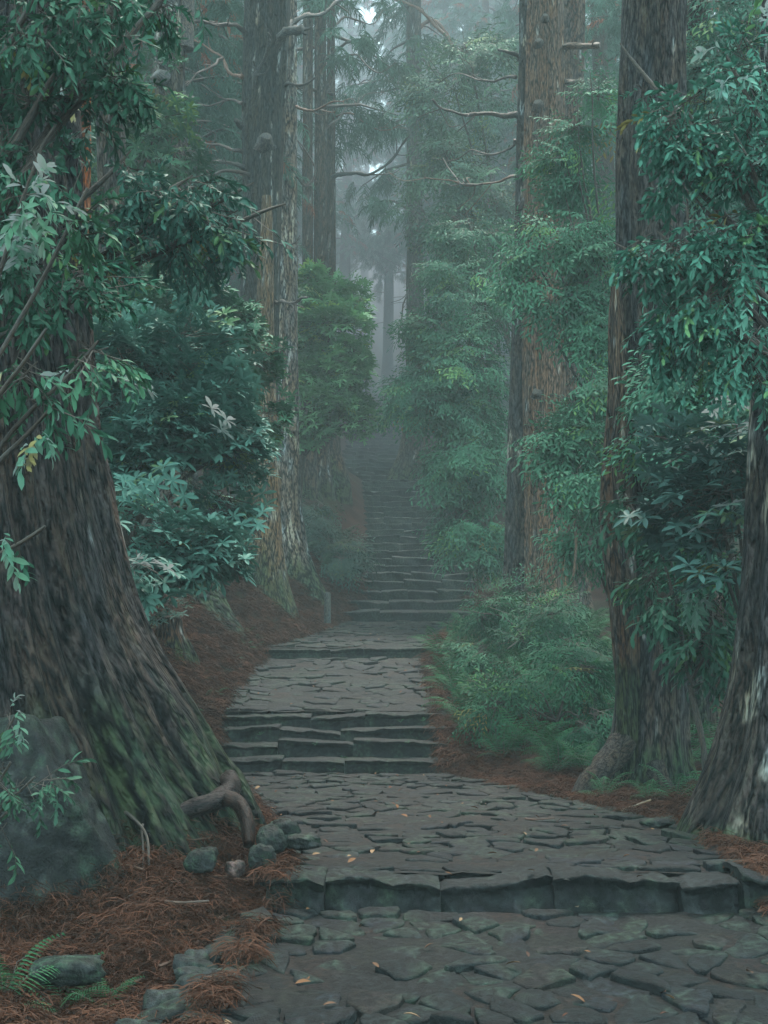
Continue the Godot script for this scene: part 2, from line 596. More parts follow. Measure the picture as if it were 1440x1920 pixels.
func frond_mesh(sd: int) -> ArrayMesh:
	var rg := RandomNumberGenerator.new()
	rg.seed = sd
	var mb := MB.new()
	var n := 17
	for k in n:
		var t := 0.14 + 0.86 * k / (n - 1.0)
		var p := Vector3(0, 0.30 * sin(t * 2.2) - 0.12 * t * t, -t)
		var ln := 0.25 * sin(clampf(t * 1.12, 0, 1) * PI * 0.93 + 0.2) * rg.randf_range(0.85, 1.1) + 0.02
		for s in [-1.0, 1.0]:
			var dirn := Vector3(s, -0.15 + rg.randf_range(-0.15, 0.1), -0.45).normalized()
			var col := Color.WHITE * rg.randf_range(0.8, 1.2)
			# each pinna: a toothed blade
			var a := mb.v.size()
			mb.add(p, col)
			for q in 5:
				var u := (q + 1) / 5.0
				var w := 0.024 * (1.0 - u * 0.85)
				var at := p + dirn * ln * u + Vector3(0, -0.05 * u * u, 0)
				mb.add(at + Vector3(0, 0.004, w if q % 2 == 0 else w * 0.35), col)
				mb.add(at + Vector3(0, 0.004, -w if q % 2 == 0 else -w * 0.35), col)
			mb.tri(a, a + 1, a + 2)
			for q in 4:
				var b := a + 1 + q * 2
				mb.tri(b, b + 2, b + 1)
				mb.tri(b + 1, b + 2, b + 3)
	mb.normals()
	mb.finish()
	var m := mb.mesh(M.soft)
	var tw := MB.new()
	tube(tw, PackedVector3Array([Vector3(0, -0.02, 0), Vector3(0, 0.25, -0.4), Vector3(0, 0.16, -0.8), Vector3(0, 0.1, -1.0)]), PackedFloat32Array([0.009, 0.006, 0.004, 0.002]), 3, Color.WHITE)
	tw.normals()
	tw.finish()
	tw.mesh(M.twig, m)
	return m

var SP := {}
var CEDAR := []
var FROND := []

# lobes: [centre, radii, count, (droop)]
func leafy(t: Node3D, lobes: Array, kind: String, ca: Color, cb: Color, size: float, singles := 0, thr := -0.18) -> void:
	var buckets := [[], [], []]
	var cols := [[], [], []]
	var all := []
	for lb in lobes:
		var ctr: Vector3 = lb[0]
		var rad: Vector3 = lb[1]
		var droop: float = lb[3] if lb.size() > 3 else 0.25
		var made := 0
		var tries := 0
		var subs := []
		for q in maxi(3, int(lb[2]) / 13):
			var sv := Vector3(rng.randfn(), rng.randfn(), rng.randfn()).normalized()
			subs.append(ctr + sv * rad * pow(rng.randf(), 0.45) * 1.05)
		var sig := (rad.x + rad.y + rad.z) / 3.0 * 0.24
		while made < int(lb[2]) and tries < int(lb[2]) * 6:
			tries += 1
			var v := Vector3(rng.randfn(), rng.randfn(), rng.randfn()).normalized()
			var sc: Vector3 = subs[rng.randi() % subs.size()]
			var p := sc + v * sig * absf(rng.randfn())
			if nz.get_noise_3d(p.x * 95.0, p.y * 130.0, p.z * 95.0) < thr:
				continue
			var dirn := ((p - ctr).normalized() * Vector3(0.7, 0.4, 0.7) + Vector3(v.x, v.y * 0.5, v.z) * 0.45 + Vector3(rng.randfn(), rng.randfn() * 0.5, rng.randfn()) * 0.45 + Vector3(0, -droop, 0)).normalized()
			if absf(dirn.y) > 0.97: dirn = Vector3(0.3, dirn.y, 0.2).normalized()
			var b := Basis.looking_at(dirn, Vector3.UP).rotated(dirn, rng.randf_range(-0.7, 0.7)).scaled(Vector3.ONE * size * rng.randf_range(0.6, 1.35))
			var mixv := clampf(rng.randf() * 0.7 + 0.5 * nz.get_noise_3d(p.x * 60.0 + 50.0, p.y * 60.0, p.z * 60.0) + 0.15, 0, 1)
			var lc := ca.lerp(cb, mixv)
			if rng.randf() < 0.005: lc = Color(0.16, 0.13, 0.035)
			elif rng.randf() < 0.05: lc = Color(lc.r * 1.9, lc.g * 1.35, lc.b * 0.8)
			lc.b *= 1.22
			all.append([Transform3D(b, p), lc, made % 3])
			made += 1
	if singles > 0:
		all.sort_custom(func(x, y): return x[0].origin.z > y[0].origin.z)
	var count := 0
	for a in all:
		var sp: Dictionary = SP[kind][a[2]]
		if count < singles:
			for l in sp.leaves:
				var o := place(t, "leaf", sp.leaf, a[0] * l)
				o.material_override = tinted(a[1])
				count += 1
				if count >= singles: break
			continue
		buckets[a[2]].append(a[0])
		cols[a[2]].append(a[1])
	for k in 3:
		if buckets[k].size():
			copies(t, "foliage", SP[kind][k].mesh, buckets[k], cols[k])

var tints := {}
func tinted(c: Color) -> Material:
	var key := "%d_%d_%d" % [int(c.r * 60), int(c.g * 60), int(c.b * 60)]
	if not tints.has(key):
		var m: StandardMaterial3D = M.leaf.duplicate()
		m.vertex_color_use_as_albedo = false
		m.albedo_color = c.linear_to_srgb()
		tints[key] = m
	return tints[key]

# a shrub or small tree: stem from the base, a branch into each lobe of leaves
func shrub(called: String, label: String, category: String, base: Vector3, lobes: Array, kind: String, ca: Color, cb: Color, size := 1.0, r0 := 0.05, group := "", singles := 0, thr := -0.18) -> Node3D:
	var t := thing(called, label, category, base, group)
	var mean := Vector3.ZERO
	for lb in lobes: mean += lb[0]
	mean /= lobes.size()
	var fork := base.lerp(mean, 0.5)
	fork = Vector3(lerpf(base.x, mean.x, 0.3), fork.y, lerpf(base.z, mean.z, 0.3))
	part(t, "stem", limb(PackedVector3Array([base - Vector3(0, 0.3, 0), base.lerp(fork, 0.5) + Vector3(0.05, 0, 0.03), fork]), r0, r0 * 0.7, 7, Color(0.06, 0.045, 0.035), M.wood, 4, 0.05))
	for lb in lobes:
		var c: Vector3 = lb[0]
		var md := fork.lerp(c, 0.55) + Vector3(0, 0.12 * fork.distance_to(c), 0)
		part(t, "branch", limb(PackedVector3Array([fork, md, c, c + (c - md) * 0.35]), r0 * 0.55, 0.006, 6, Color(0.06, 0.045, 0.035), M.wood, 4, 0.06))
	leafy(t, lobes, kind, ca, cb, size, singles, thr)
	return t

# a forest cedar: straight trunk, drooping boughs of foliage from a given height
func cedar(called: String, label: String, base: Vector3, height: float, r: float, crown_from: float, spread: float, boughs: int, sd: int, group: String, dead := 4, fol := Color(0.045, 0.085, 0.06)) -> Node3D:
	var rg := RandomNumberGenerator.new()
	rg.seed = sd
	var t := thing(called, label, "tree", base, group)
	var mb := MB.new()
	var pts := PackedVector3Array()
	var radii := PackedFloat32Array()
	var lean := Vector3(rg.randf_range(-0.02, 0.02), 0, rg.randf_range(-0.02, 0.02))
	for k in 15:
		var u := k / 14.0
		var h := height * u * u * 0.5 + height * u * 0.5
		pts.append(base + Vector3(0, h - 0.5, 0) + lean * h)
		radii.append(r * (1.0 - 0.85 * h / height) * (1.0 + 0.9 * exp(-h / 0.6)))
	tube(mb, pts, radii, 14, Color(0.075, 0.058, 0.048) * rg.randf_range(0.8, 1.2), 0.12)
	for k in mb.uv.size(): mb.uv[k] = Vector2(mb.uv[k].x * maxf(1, roundf(TAU * r / 0.9)), mb.uv[k].y * 0.36)
	mb.normals()
	mb.seam(0, 15, 15)
	mb.finish()
	part(t, "trunk", mb.mesh(M.bark))
	var trs := []
	var cols := []
	var wood := MB.new()
	var reach := minf(height * 0.97, 1.55 + 0.575 * absf(base.z) - base.y + 2.0)
	for k in boughs + dead:
		var live := k < boughs
		var f := (float(k) / boughs) if live else rg.randf_range(0.0, 0.25)
		var h := lerpf(crown_from, maxf(reach, crown_from + 2.0), f) if live else crown_from * rg.randf_range(0.45, 1.0)
		var ang := k * 2.4 + rg.randf_range(-0.4, 0.4)
		var ln := spread * (1.0 - 0.7 * (h - crown_from) / maxf(height - crown_from, 1.0)) * rg.randf_range(0.7, 1.2) if live else rg.randf_range(0.6, 2.2)
		var out := Vector3(cos(ang), 0, sin(ang))
		var p0 := base + Vector3(0, h, 0) + lean * h
		var p1 := p0 + out * ln * 0.5 + Vector3(0, ln * rg.randf_range(-0.1, 0.12), 0)
		var p2 := p0 + out * ln + Vector3(0, ln * rg.randf_range(-0.45, 0.05), 0)
		var line := smooth_line(PackedVector3Array([p0, p1, p2]), 4)
		var rd := PackedFloat32Array()
		for j in line.size():
			rd.append(lerpf(0.055, 0.01, float(j) / (line.size() - 1)) * (1.0 if live else 0.75))
			var q := line[j] * 30.0
			if j > 0: line[j] += Vector3(nz.get_noise_3dv(q), nz.get_noise_3dv(q + Vector3(80, 0, 0)), nz.get_noise_3dv(q + Vector3(0, 80, 0))) * 0.25
		tube(wood, line, rd, 5, Color(0.07, 0.05, 0.042))
		if not live: continue
		var cnt := int(9.0 + ln * 14.0)
		for j in cnt:
			var u := rg.randf_range(0.2, 1.05)
			var p := p0.lerp(p1, u * 2.0) if u < 0.5 else p1.lerp(p2, (u - 0.5) * 2.0)
			p += Vector3(rg.randfn(), rg.randfn() * 0.6, rg.randfn()) * 0.26
			var yaw := ang + rg.randf_range(-1.1, 1.1)
			var dirn := Vector3(cos(yaw), rg.randf_range(-0.7, 0.15), sin(yaw)).normalized()
			trs.append(Transform3D(Basis.looking_at(dirn, Vector3.UP).rotated(dirn, rg.randf_range(-0.5, 0.5)).scaled(Vector3.ONE * rg.randf_range(0.55, 1.05)), p))
			var brown := rg.randf() < 0.07
			cols.append(Color(0.2, 0.07, 0.04) if brown else fol * rg.randf_range(0.7, 1.35))
	wood.normals()
	wood.finish()
	part(t, "limbs", wood.mesh(M.wood)).set_meta("kind", "stuff")
	if trs.size(): copies(t, "crown", CEDAR[sd % CEDAR.size()], trs, cols)
	return t

# ------------------------------------------------------------------ stones of the path
func clip(poly: PackedVector2Array, mid: Vector2, nrm: Vector2) -> PackedVector2Array:
	var out := PackedVector2Array()
	for k in poly.size():
		var a := poly[k]
		var b := poly[(k + 1) % poly.size()]
		var da := (a - mid).dot(nrm)
		var db := (b - mid).dot(nrm)
		if da <= 0.0: out.append(a)
		if (da < 0.0) != (db < 0.0):
			out.append(a.lerp(b, da / (da - db)))
	return out

# flat field stones between two distances; each is [mesh, distance]
func flags(d0: float, d1: float, wide: float, deep: float, sd: int, lift: float) -> Array:
	var rg := RandomNumberGenerator.new()
	rg.seed = sd
	var rows := int(ceil((d1 - d0) / deep))
	var pts := {}
	for r in range(0, rows):
		var d := d0 + (r + 0.5) * (d1 - d0) / rows
		var a := xl(d)
		var b := xr(d)
		var n := int(round((b - a) / (wide * rg.randf_range(0.8, 1.25))))
		var list := []
		for k in n + 2:
			list.append(Vector2(a + (k - 0.5 + rg.randf_range(-0.38, 0.38)) * (b - a) / n, d + rg.randf_range(-0.36, 0.36) * deep))
		pts[r] = list
	var out := []
	for r in rows:
		for c in pts[r]:
			var s: Vector2 = c
			if s.x < xl(s.y) - 0.05 or s.x > xr(s.y) + 0.05: continue
			var poly := PackedVector2Array([s + Vector2(-0.6, -0.5), s + Vector2(0.6, -0.5), s + Vector2(0.6, 0.5), s + Vector2(-0.6, 0.5)])
			for q in range(maxi(r - 1, 0), mini(r + 2, rows)):
				for o in pts[q]:
					if o != s and absf(o.x - s.x) < 1.2:
						var w: Vector2 = o - s
						poly = clip(poly, s + w * 0.5 - w.normalized() * rg.randf_range(0.0005, 0.006), w.normalized())
			poly = clip(poly, Vector2(s.x, d0 + 0.005), Vector2(0, -1))
			poly = clip(poly, Vector2(s.x, d1 - 0.005), Vector2(0, 1))
			var el := xl(s.y) - rg.randf_range(0.0, 0.12)
			var er := xr(s.y) + rg.randf_range(0.0, 0.12)
			poly = clip(poly, Vector2(el, 0), Vector2(-1, 0))
			poly = clip(poly, Vector2(er, 0), Vector2(1, 0))
			if poly.size() < 3: continue
			var rim := s.x - el < wide * 0.9 or er - s.x < wide * 0.9
			out.append([stone_top(poly, rg, lift, rim), s.y])
	return out

func stone_top(poly: PackedVector2Array, rg: RandomNumberGenerator, lift: float, rim: bool) -> ArrayMesh:
	var c := Vector2.ZERO
	for p in poly: c += p
	c /= poly.size()
	# ragged outline
	var line := PackedVector2Array()
	for k in poly.size():
		var a := poly[k]
		var b := poly[(k + 1) % poly.size()]
		var m := 1 + int(a.distance_to(b) / 0.09)
		for j in m:
			var p := a.lerp(b, (j + 0.28) / m)
			line.append(p + (c - p).normalized() * rg.randf_range(-0.004, 0.022))
	var mb := MB.new()
	var n := line.size()
	var up := rg.randf_range(-0.016, 0.018) + lift + (rg.randf_range(0.0, 0.02) if rim else 0.0)
	var tilt := Vector2(rg.randfn() * 0.035, rg.randfn() * 0.035)
	var shade := rg.randf_range(0.72, 1.4)
	var warm := rg.randf()
	var base := Color(0.015, 0.0178, 0.0185) * shade
	if warm > 0.9: base = Color(0.03, 0.024, 0.021) * shade
	elif warm > 0.75: base = Color(0.02, 0.023, 0.028) * shade
	var mossy := 0.12 + (0.3 if rim else 0.0)
	var deep := 0.24 if rim else 0.06
	var rings := [[0.0, -deep], [0.0, -0.010], [0.007, 0.0], [0.05, 0.003]]
	for q in rings.size():
		for k in n:
			var p := line[k]
			var len_ := (c - p).length()
			p = p.lerp(c, clampf(rings[q][0] / maxf(len_, 0.01), 0, 0.75))
			mb.add(stone_point(p, c, tilt, up + rings[q][1]), stone_color(p, base, mossy))
	for q in rings.size() - 1:
		for k in n:
			var a := q * n + k
			var b := q * n + (k + 1) % n
			mb.tri(a, a + n, b)
			mb.tri(b, a + n, b + n)
	var m2 := mb.add(stone_point(c, c, tilt, up + 0.006), stone_color(c, base, mossy))
	var st := (rings.size() - 1) * n
	for k in n: mb.tri(st + k, m2, st + (k + 1) % n)
	mb.normals()
	mb.finish()
	return mb.mesh(M.stone)

func stone_point(p: Vector2, c: Vector2, tilt: Vector2, up: float) -> Vector3:
	return Vector3(p.x, hp(p.y) + up + tilt.dot(p - c) + 0.012 * nz.get_noise_2d(p.x * 260.0, p.y * 260.0) + 0.02 * nz.get_noise_2d(p.x * 60.0, p.y * 60.0), -p.y)

func stone_color(p: Vector2, base: Color, mossy: float) -> Color:
	var g := nf.get_noise_2d(p.x * 130.0, p.y * 130.0) + 0.6 * nz.get_noise_2d(p.x * 50.0, p.y * 50.0)
	return (base * (0.9 + 0.5 * g)).lerp(Color(0.034, 0.05, 0.034), clampf(smoothstep(0.15, 0.55, g + mossy), 0, 1) * 0.8)

# one hewn block of a step
func block(x0: float, x1: float, d0: float, d1: float, top: float, gain: float, high: float, rg: RandomNumberGenerator, nx := 7, moss := 0.2, rough := 1.0, tread_lighten := 1.0) -> ArrayMesh:
	var mb := MB.new()
	var nd := 4 if nx < 12 else 7
	var ny := 4 if nx < 12 else 9
	var base := Color(0.024, 0.0275, 0.028) * rg.randf_range(0.75, 1.2)
	var up := rg.randf_range(-0.016, 0.014) * rough
	var fr := rg.randf_range(-0.035, 0.035) * rough
	var roll := rg.randf_range(-0.012, 0.012) * rough
	var off := Vector3(rg.randf() * 500.0, 0, 0)
	# profile from the foot of the riser, up the face, over the rounded arris, back along the tread
	var prof := []
	for k in ny: prof.append([0.0 + 0.012 * k, -high + (high - 0.035) * k / (ny - 1.0)])
	prof.append([0.028, -0.008])
	for k in nd: prof.append([0.07 + (d1 - d0 - 0.07) * k / (nd - 1.0), gain * (0.07 + (d1 - d0 - 0.07) * k / (nd - 1.0)) / (d1 - d0)])
	var np := prof.size()
	for j in nx + 4:
		var jj := clampi(j - 2, 0, nx - 1)
		var u := float(jj) / (nx - 1)
		var x := lerpf(x0, x1, u)
		var endk := 0.014 if (jj == 0 or jj == nx - 1) else 0.0
		for k in np:
			var p := Vector3(x, top + up + roll * (u - 0.5) * 4.0 + prof[k][1], -(d0 + fr + prof[k][0]))
			var q := p * 150.0 + off
			var amp := 0.019 * rough * (1.0 if k < np - 1 else 0.3)
			p += Vector3(0, nz.get_noise_3dv(q) * amp * 0.35 + nf.get_noise_3dv(q * 1.6) * amp * 0.6, nz.get_noise_3dv(q + Vector3(0, 300, 0)) * amp * 1.6 + nr.get_noise_3dv(q * 1.1) * amp * 1.5)
			if k >= ny - 1 and k <= ny + 1:
				var chip := maxf(0.0, nf.get_noise_3dv(q * 0.8 + Vector3(0, 0, 400.0)) - 0.05) * 0.035 * rough
				p.y -= chip
				p.z -= chip
			if (jj == 0 or jj == nx - 1) and k > 0:
				p.z -= endk
				p.y -= endk * (0.6 if k >= ny else 0.0)
			if j == 0 or j == nx + 3:
				p.z = minf(p.z, -(d0 + 0.25))
				p.y -= 0.03
			var g := nf.get_noise_3dv(q * 1.5) + 0.7 * nz.get_noise_3dv(q * 0.6)
			var cl := (base * (tread_lighten if k > ny else 1.0 if tread_lighten < 1.5 else 0.8) * (0.9 + 0.5 * g)).lerp(Color(0.033, 0.05, 0.033), clampf(smoothstep(0.1, 0.5, g + moss + (0.0 if k <= ny else -0.1)), 0, 1) * 0.85)  # far treads painted lighter, risers darker, imitating light on the steps
			mb.add(p, cl)
	mb.grid(0, 2, np)
	mb.grid(2 * np, nx, np)
	mb.grid((nx + 2) * np, 2, np)
	mb.normals()
	mb.finish()
	return mb.mesh(M.stone)

func step_row(parent: Node3D, d0: float, d1: float, top: float, gain: float, high: float, wide: float, sd: int, nx := 7, moss := 0.2, rough := 1.0, spill := 0.0, tread_lighten := 1.0) -> void:
	var rg := RandomNumberGenerator.new()
	rg.seed = sd
	var a := xl(d0) - spill - rg.randf_range(0.0, 0.1)
	var b := xr(d0) + spill + rg.randf_range(0.0, 0.1)
	var x := a
	while x < b - 0.05:
		var w := wide * rg.randf_range(0.6, 1.45)
		var e := minf(x + w, b)
		if b - e < wide * 0.35: e = b
		part(parent, "step_stone", block(x + 0.002, e - 0.002, d0, d1 + 0.04, top, gain, high, rg, nx, moss + (0.25 if x == a or e == b else 0.0), rough, tread_lighten))
		x = e

# ------------------------------------------------------------------ the scene
func _ready() -> void:
	rng.seed = 20240611
	nz = noise(FastNoiseLite.TYPE_SIMPLEX, FastNoiseLite.FRACTAL_FBM, 0.01, 2, 71)
	nr = noise(FastNoiseLite.TYPE_SIMPLEX, FastNoiseLite.FRACTAL_NONE, 0.02, 1, 72)
	nf = noise(FastNoiseLite.TYPE_SIMPLEX, FastNoiseLite.FRACTAL_FBM, 0.02, 3, 73)

	# camera, sky, sun, haze
	var cam := Camera3D.new()
	cam.name = "camera"
	cam.position = Vector3(0, EYE, 0)
	cam.rotation = Vector3(PITCH, 0, 0)
	cam.fov = rad_to_deg(2.0 * atan(960.0 / FOC))
	cam.near = 0.05
	cam.far = 600.0
	cam.current = true
	add_child(cam)
	var sky := ProceduralSkyMaterial.new()
	sky.sky_top_color = Color(0.75, 0.88, 0.905)
	sky.sky_horizon_color = Color(0.73, 0.85, 0.87)
	sky.sky_curve = 0.2
	sky.ground_bottom_color = Color(0.12, 0.13, 0.12)
	sky.ground_horizon_color = Color(0.5, 0.55, 0.58)
	var env := Environment.new()
	env.background_mode = Environment.BG_SKY
	env.sky = Sky.new()
	env.sky.sky_material = sky
	env.tonemap_mode = Environment.TONE_MAPPER_LINEAR
	env.tonemap_exposure = 5.8
	env.fog_enabled = true
	env.fog_density = 0.0022
	env.fog_light_color = Color(0.88, 0.95, 0.95)
	env.volumetric_fog_enabled = true
	env.volumetric_fog_density = 0.0
	env.sdfgi_enabled = true
	env.ssao_enabled = true
	env.ssil_enabled = true
	var we := WorldEnvironment.new()
	we.name = "world_environment"
	we.environment = env
	add_child(we)
	var sun := DirectionalLight3D.new()
	sun.name = "sun"
	sun.light_energy = 0.5
	sun.light_angular_distance = 25.0
	sun.light_color = Color(1.0, 0.97, 0.93)
	sun.shadow_enabled = true
	sun.rotation_degrees = Vector3(-66, 172, 0)
	add_child(sun)

	make_materials()
	for k in ["alternate", "whorl", "fine"]:
		SP[k] = [spray(k, 11), spray(k, 12), spray(k, 13)]
	CEDAR = [cedar_spray(1), cedar_spray(2), cedar_spray(3)]
	FROND = [frond_mesh(1), frond_mesh(2), frond_mesh(3)]

	build_ground()
	build_path()
	build_trees()
	build_forest()
	build_foliage()
	build_ferns()
	build_rocks()
	build_litter()
	mist(Vector3(-2, 24, -92), Vector3(120, 90, 100), 0.0115, Color(0.88, 0.89, 0.95), "pale mist hanging over the upper stairs")

func build_ground() -> void:
	var ds := []
	var d := -10.0
	while d < 150.0:
		ds.append(d)
		d += 0.12 if d > 4.0 and d < 14.0 else (0.22 if d >= 14.0 and d < 45.0 else (0.7 if d < 70.0 else 4.0))
	var us := []
	var u := 0.02
	while u < 75.0:
		us.append(u)
		u += 0.1 if u < 3.0 else (0.3 if u < 8.0 else u * 0.15)
	var mb := MB.new()
	var cols := us.size() * 2 + 2
	for dd in ds:
		var a := xl(dd)
		var b := xr(dd)
		var row := []
		for k in us.size(): row.append(a - us[us.size() - 1 - k])
		row.append(a + 0.1)
		row.append(b - 0.1)
		for k in us.size(): row.append(b + us[k])
		for x in row:
			var g := nf.get_noise_2d(x * 60.0, dd * 60.0)
			var h := nz.get_noise_2d(x * 40.0 + 200.0, dd * 40.0)
			var cl := Color(0.055, 0.022, 0.012) * (0.85 + 0.6 * g)
			cl = cl.lerp(Color(0.032, 0.014, 0.009), smoothstep(0.0, 0.5, h + 0.3 * g) * 0.8)
			cl = cl.lerp(Color(0.04, 0.07, 0.035), smoothstep(0.2, 0.6, nz.get_noise_2d(x * 30.0, dd * 30.0 + 400.0) + 0.2 * g) * 0.5)
			mb.add(Vector3(x, ground(x, dd), -dd), cl)
	mb.grid(0, ds.size(), cols)
	mb.normals()
	mb.finish()
	var o := part(self, "ground", mb.mesh(M.litter))
	tag(o, "forest floor of brown cedar needles rising either side of the stone path", "ground", "", "structure")

func build_path() -> void:
	# paved stretches
	var p := thing("stone_path", "wet grey cobbled path of irregular flat stones climbing between the cedars", "path", Vector3.ZERO, "", "structure")
	var all := []
	all.append_array(flags(4.2, 6.845, 0.29, 0.145, 1, 0.0))
	all.append_array(flags(7.25, 14.2, 0.29, 0.16, 2, 0.0))
	all.append_array(flags(15.95, 20.798, 0.36, 0.25, 3, 0.0))
	all.append_array(flags(21.2, 27.0, 0.36, 0.28, 4, 0.0))
	all.sort_custom(func(x, y): return x[1] < y[1])
	var rest := ArrayMesh.new()
	var st := SurfaceTool.new()
	st.begin(Mesh.PRIMITIVE_TRIANGLES)
	var left := 0
	for k in all.size():
		if k < 300:
			part(p, "paving_stone", all[k][0])
		else:
			st.append_from(all[k][0], 0, Transform3D())
			left += 1
	if left:
		st.set_material(M.stone)
		part(p, "paving_stones", st.commit()).set_meta("kind", "stuff")
	for k in 34:
		var rg2 := RandomNumberGenerator.new()
		rg2.seed = 900 + k
		var dd := 4.6 + k * 0.066 if k < 30 else 7.3 + (k - 30) * 0.35
		var o := place(p, "edge_stone", rock_mesh(Vector3(rg2.randf_range(0.07, 0.16), rg2.randf_range(0.04, 0.075), rg2.randf_range(0.06, 0.1)), box_planes(900 + k, 8), 0.16, 90 + k, Color(0.036, 0.039, 0.037) * rg2.randf_range(0.7, 1.3), Color(0.03, 0.05, 0.03), 0.35, 20), Transform3D(Basis.from_euler(Vector3(rg2.randf_range(-0.2, 0.2), rg2.randf() * TAU, rg2.randf_range(-0.2, 0.2))), Vector3(xl(dd) - rg2.randf_range(-0.04, 0.2), hp(dd) - 0.03, -dd)))
		o.set_surface_override_material(0, M.stone)
	var bed := MB.new()
	var nd := 0
	for span in [[3.4, 6.84], [7.2, 14.2], [15.9, 20.8], [21.1, 27.0]]:
		var st0 := bed.v.size()
		var n := int((span[1] - span[0]) / 0.1)
		for r in n + 1:
			var d := lerpf(span[0], span[1], float(r) / n)
			for k in 29:
				var x := lerpf(xl(d) - 0.02, xr(d) + 0.02, k / 28.0)
				var g := nf.get_noise_2d(x * 150.0, d * 150.0)
				bed.add(Vector3(x, hp(d) - 0.008 + 0.014 * g, -d), Color(0.014, 0.014, 0.0125).lerp(Color(0.024, 0.013, 0.009), smoothstep(0.1, 0.5, nz.get_noise_2d(x * 90.0, d * 90.0 + 50.0))) * (0.9 + 0.4 * g))
		bed.grid(st0, n + 1, 29)
	bed.normals()
	bed.finish()
	part(p, "joint_soil", bed.mesh(M.stone))
	print("paving stones ", all.size())
	# the steps
	var s := thing("stone_step", "single broad step of rough dark blocks across the near path", "step", Vector3(0.7, 0.35, -6.85), "", "structure")
	step_row(s, 6.85, 7.28, 0.53, 0.004, 0.30, 0.46, 31, 18, -0.05, 2.0)
	s = thing("stone_steps", "flight of four low mossy stone steps beyond the first cobbled landing", "steps", Vector3(-0.6, 0.59, -14.2), "", "structure")
	for k in 4:
		step_row(s, 14.2 + 0.45 * k, 14.65 + 0.45 * k, 0.59 + 0.148 * (k + 1), 0.012, 0.26, 0.95, 40 + k, 14, 0.1, 1.4)
	s = thing("stone_step", "low single stone step across the sloping cobbles above the four-step flight", "step", Vector3(-0.6, 1.97, -20.8), "", "structure")
	step_row(s, 20.8, 21.2, 2.12, 0.03, 0.28, 0.9, 50, 12, 0.2, 1.0)
	s = thing("stone_stairway", "long flight of worn stone stairs climbing into the mist", "stairway", Vector3(0.4, 2.88, -27), "", "structure")
	var d := 27.0
	var h := 2.86
	for k in 3:
		step_row(s, d, d + 1.1, h + 0.19, 0.115, 0.32, 0.8, 60 + k, 9, 0.2, 1.3, 0.1, 2.8)  # tread colour raised so the steps look better lit
		d += 1.1
		h += 0.3067
	for k in 17:
		step_row(s, d, d + 0.69, h + 0.19, 0.07, 0.32, 0.75, 70 + k, 8, 0.25, 1.5, 0.05, 3.6 + 0.12 * k)  # treads painted lighter with height, standing in for light
		d += 0.6882
		h += 0.26
	s = thing("stone_stairway", "upper flight of pale foggy stone stairs bending left beyond the long flight", "stairway", Vector3(-0.5, 8.3, -43), "", "structure")
	d = 42.9
	h = 8.25
	for k in 26:
		step_row(s, d, d + 0.74, h + 0.19, 0.075, 0.34, 0.55, 100 + k, 5, 0.1, 1.6, 0.15, 7.0)  # strong painted lightening of the treads makes up for low light
		d += 0.735
		h += 0.275

func grown(called: String, label: String, at: Vector3, group := "") -> Node3D:
	return thing(called, label, "tree", at, group)

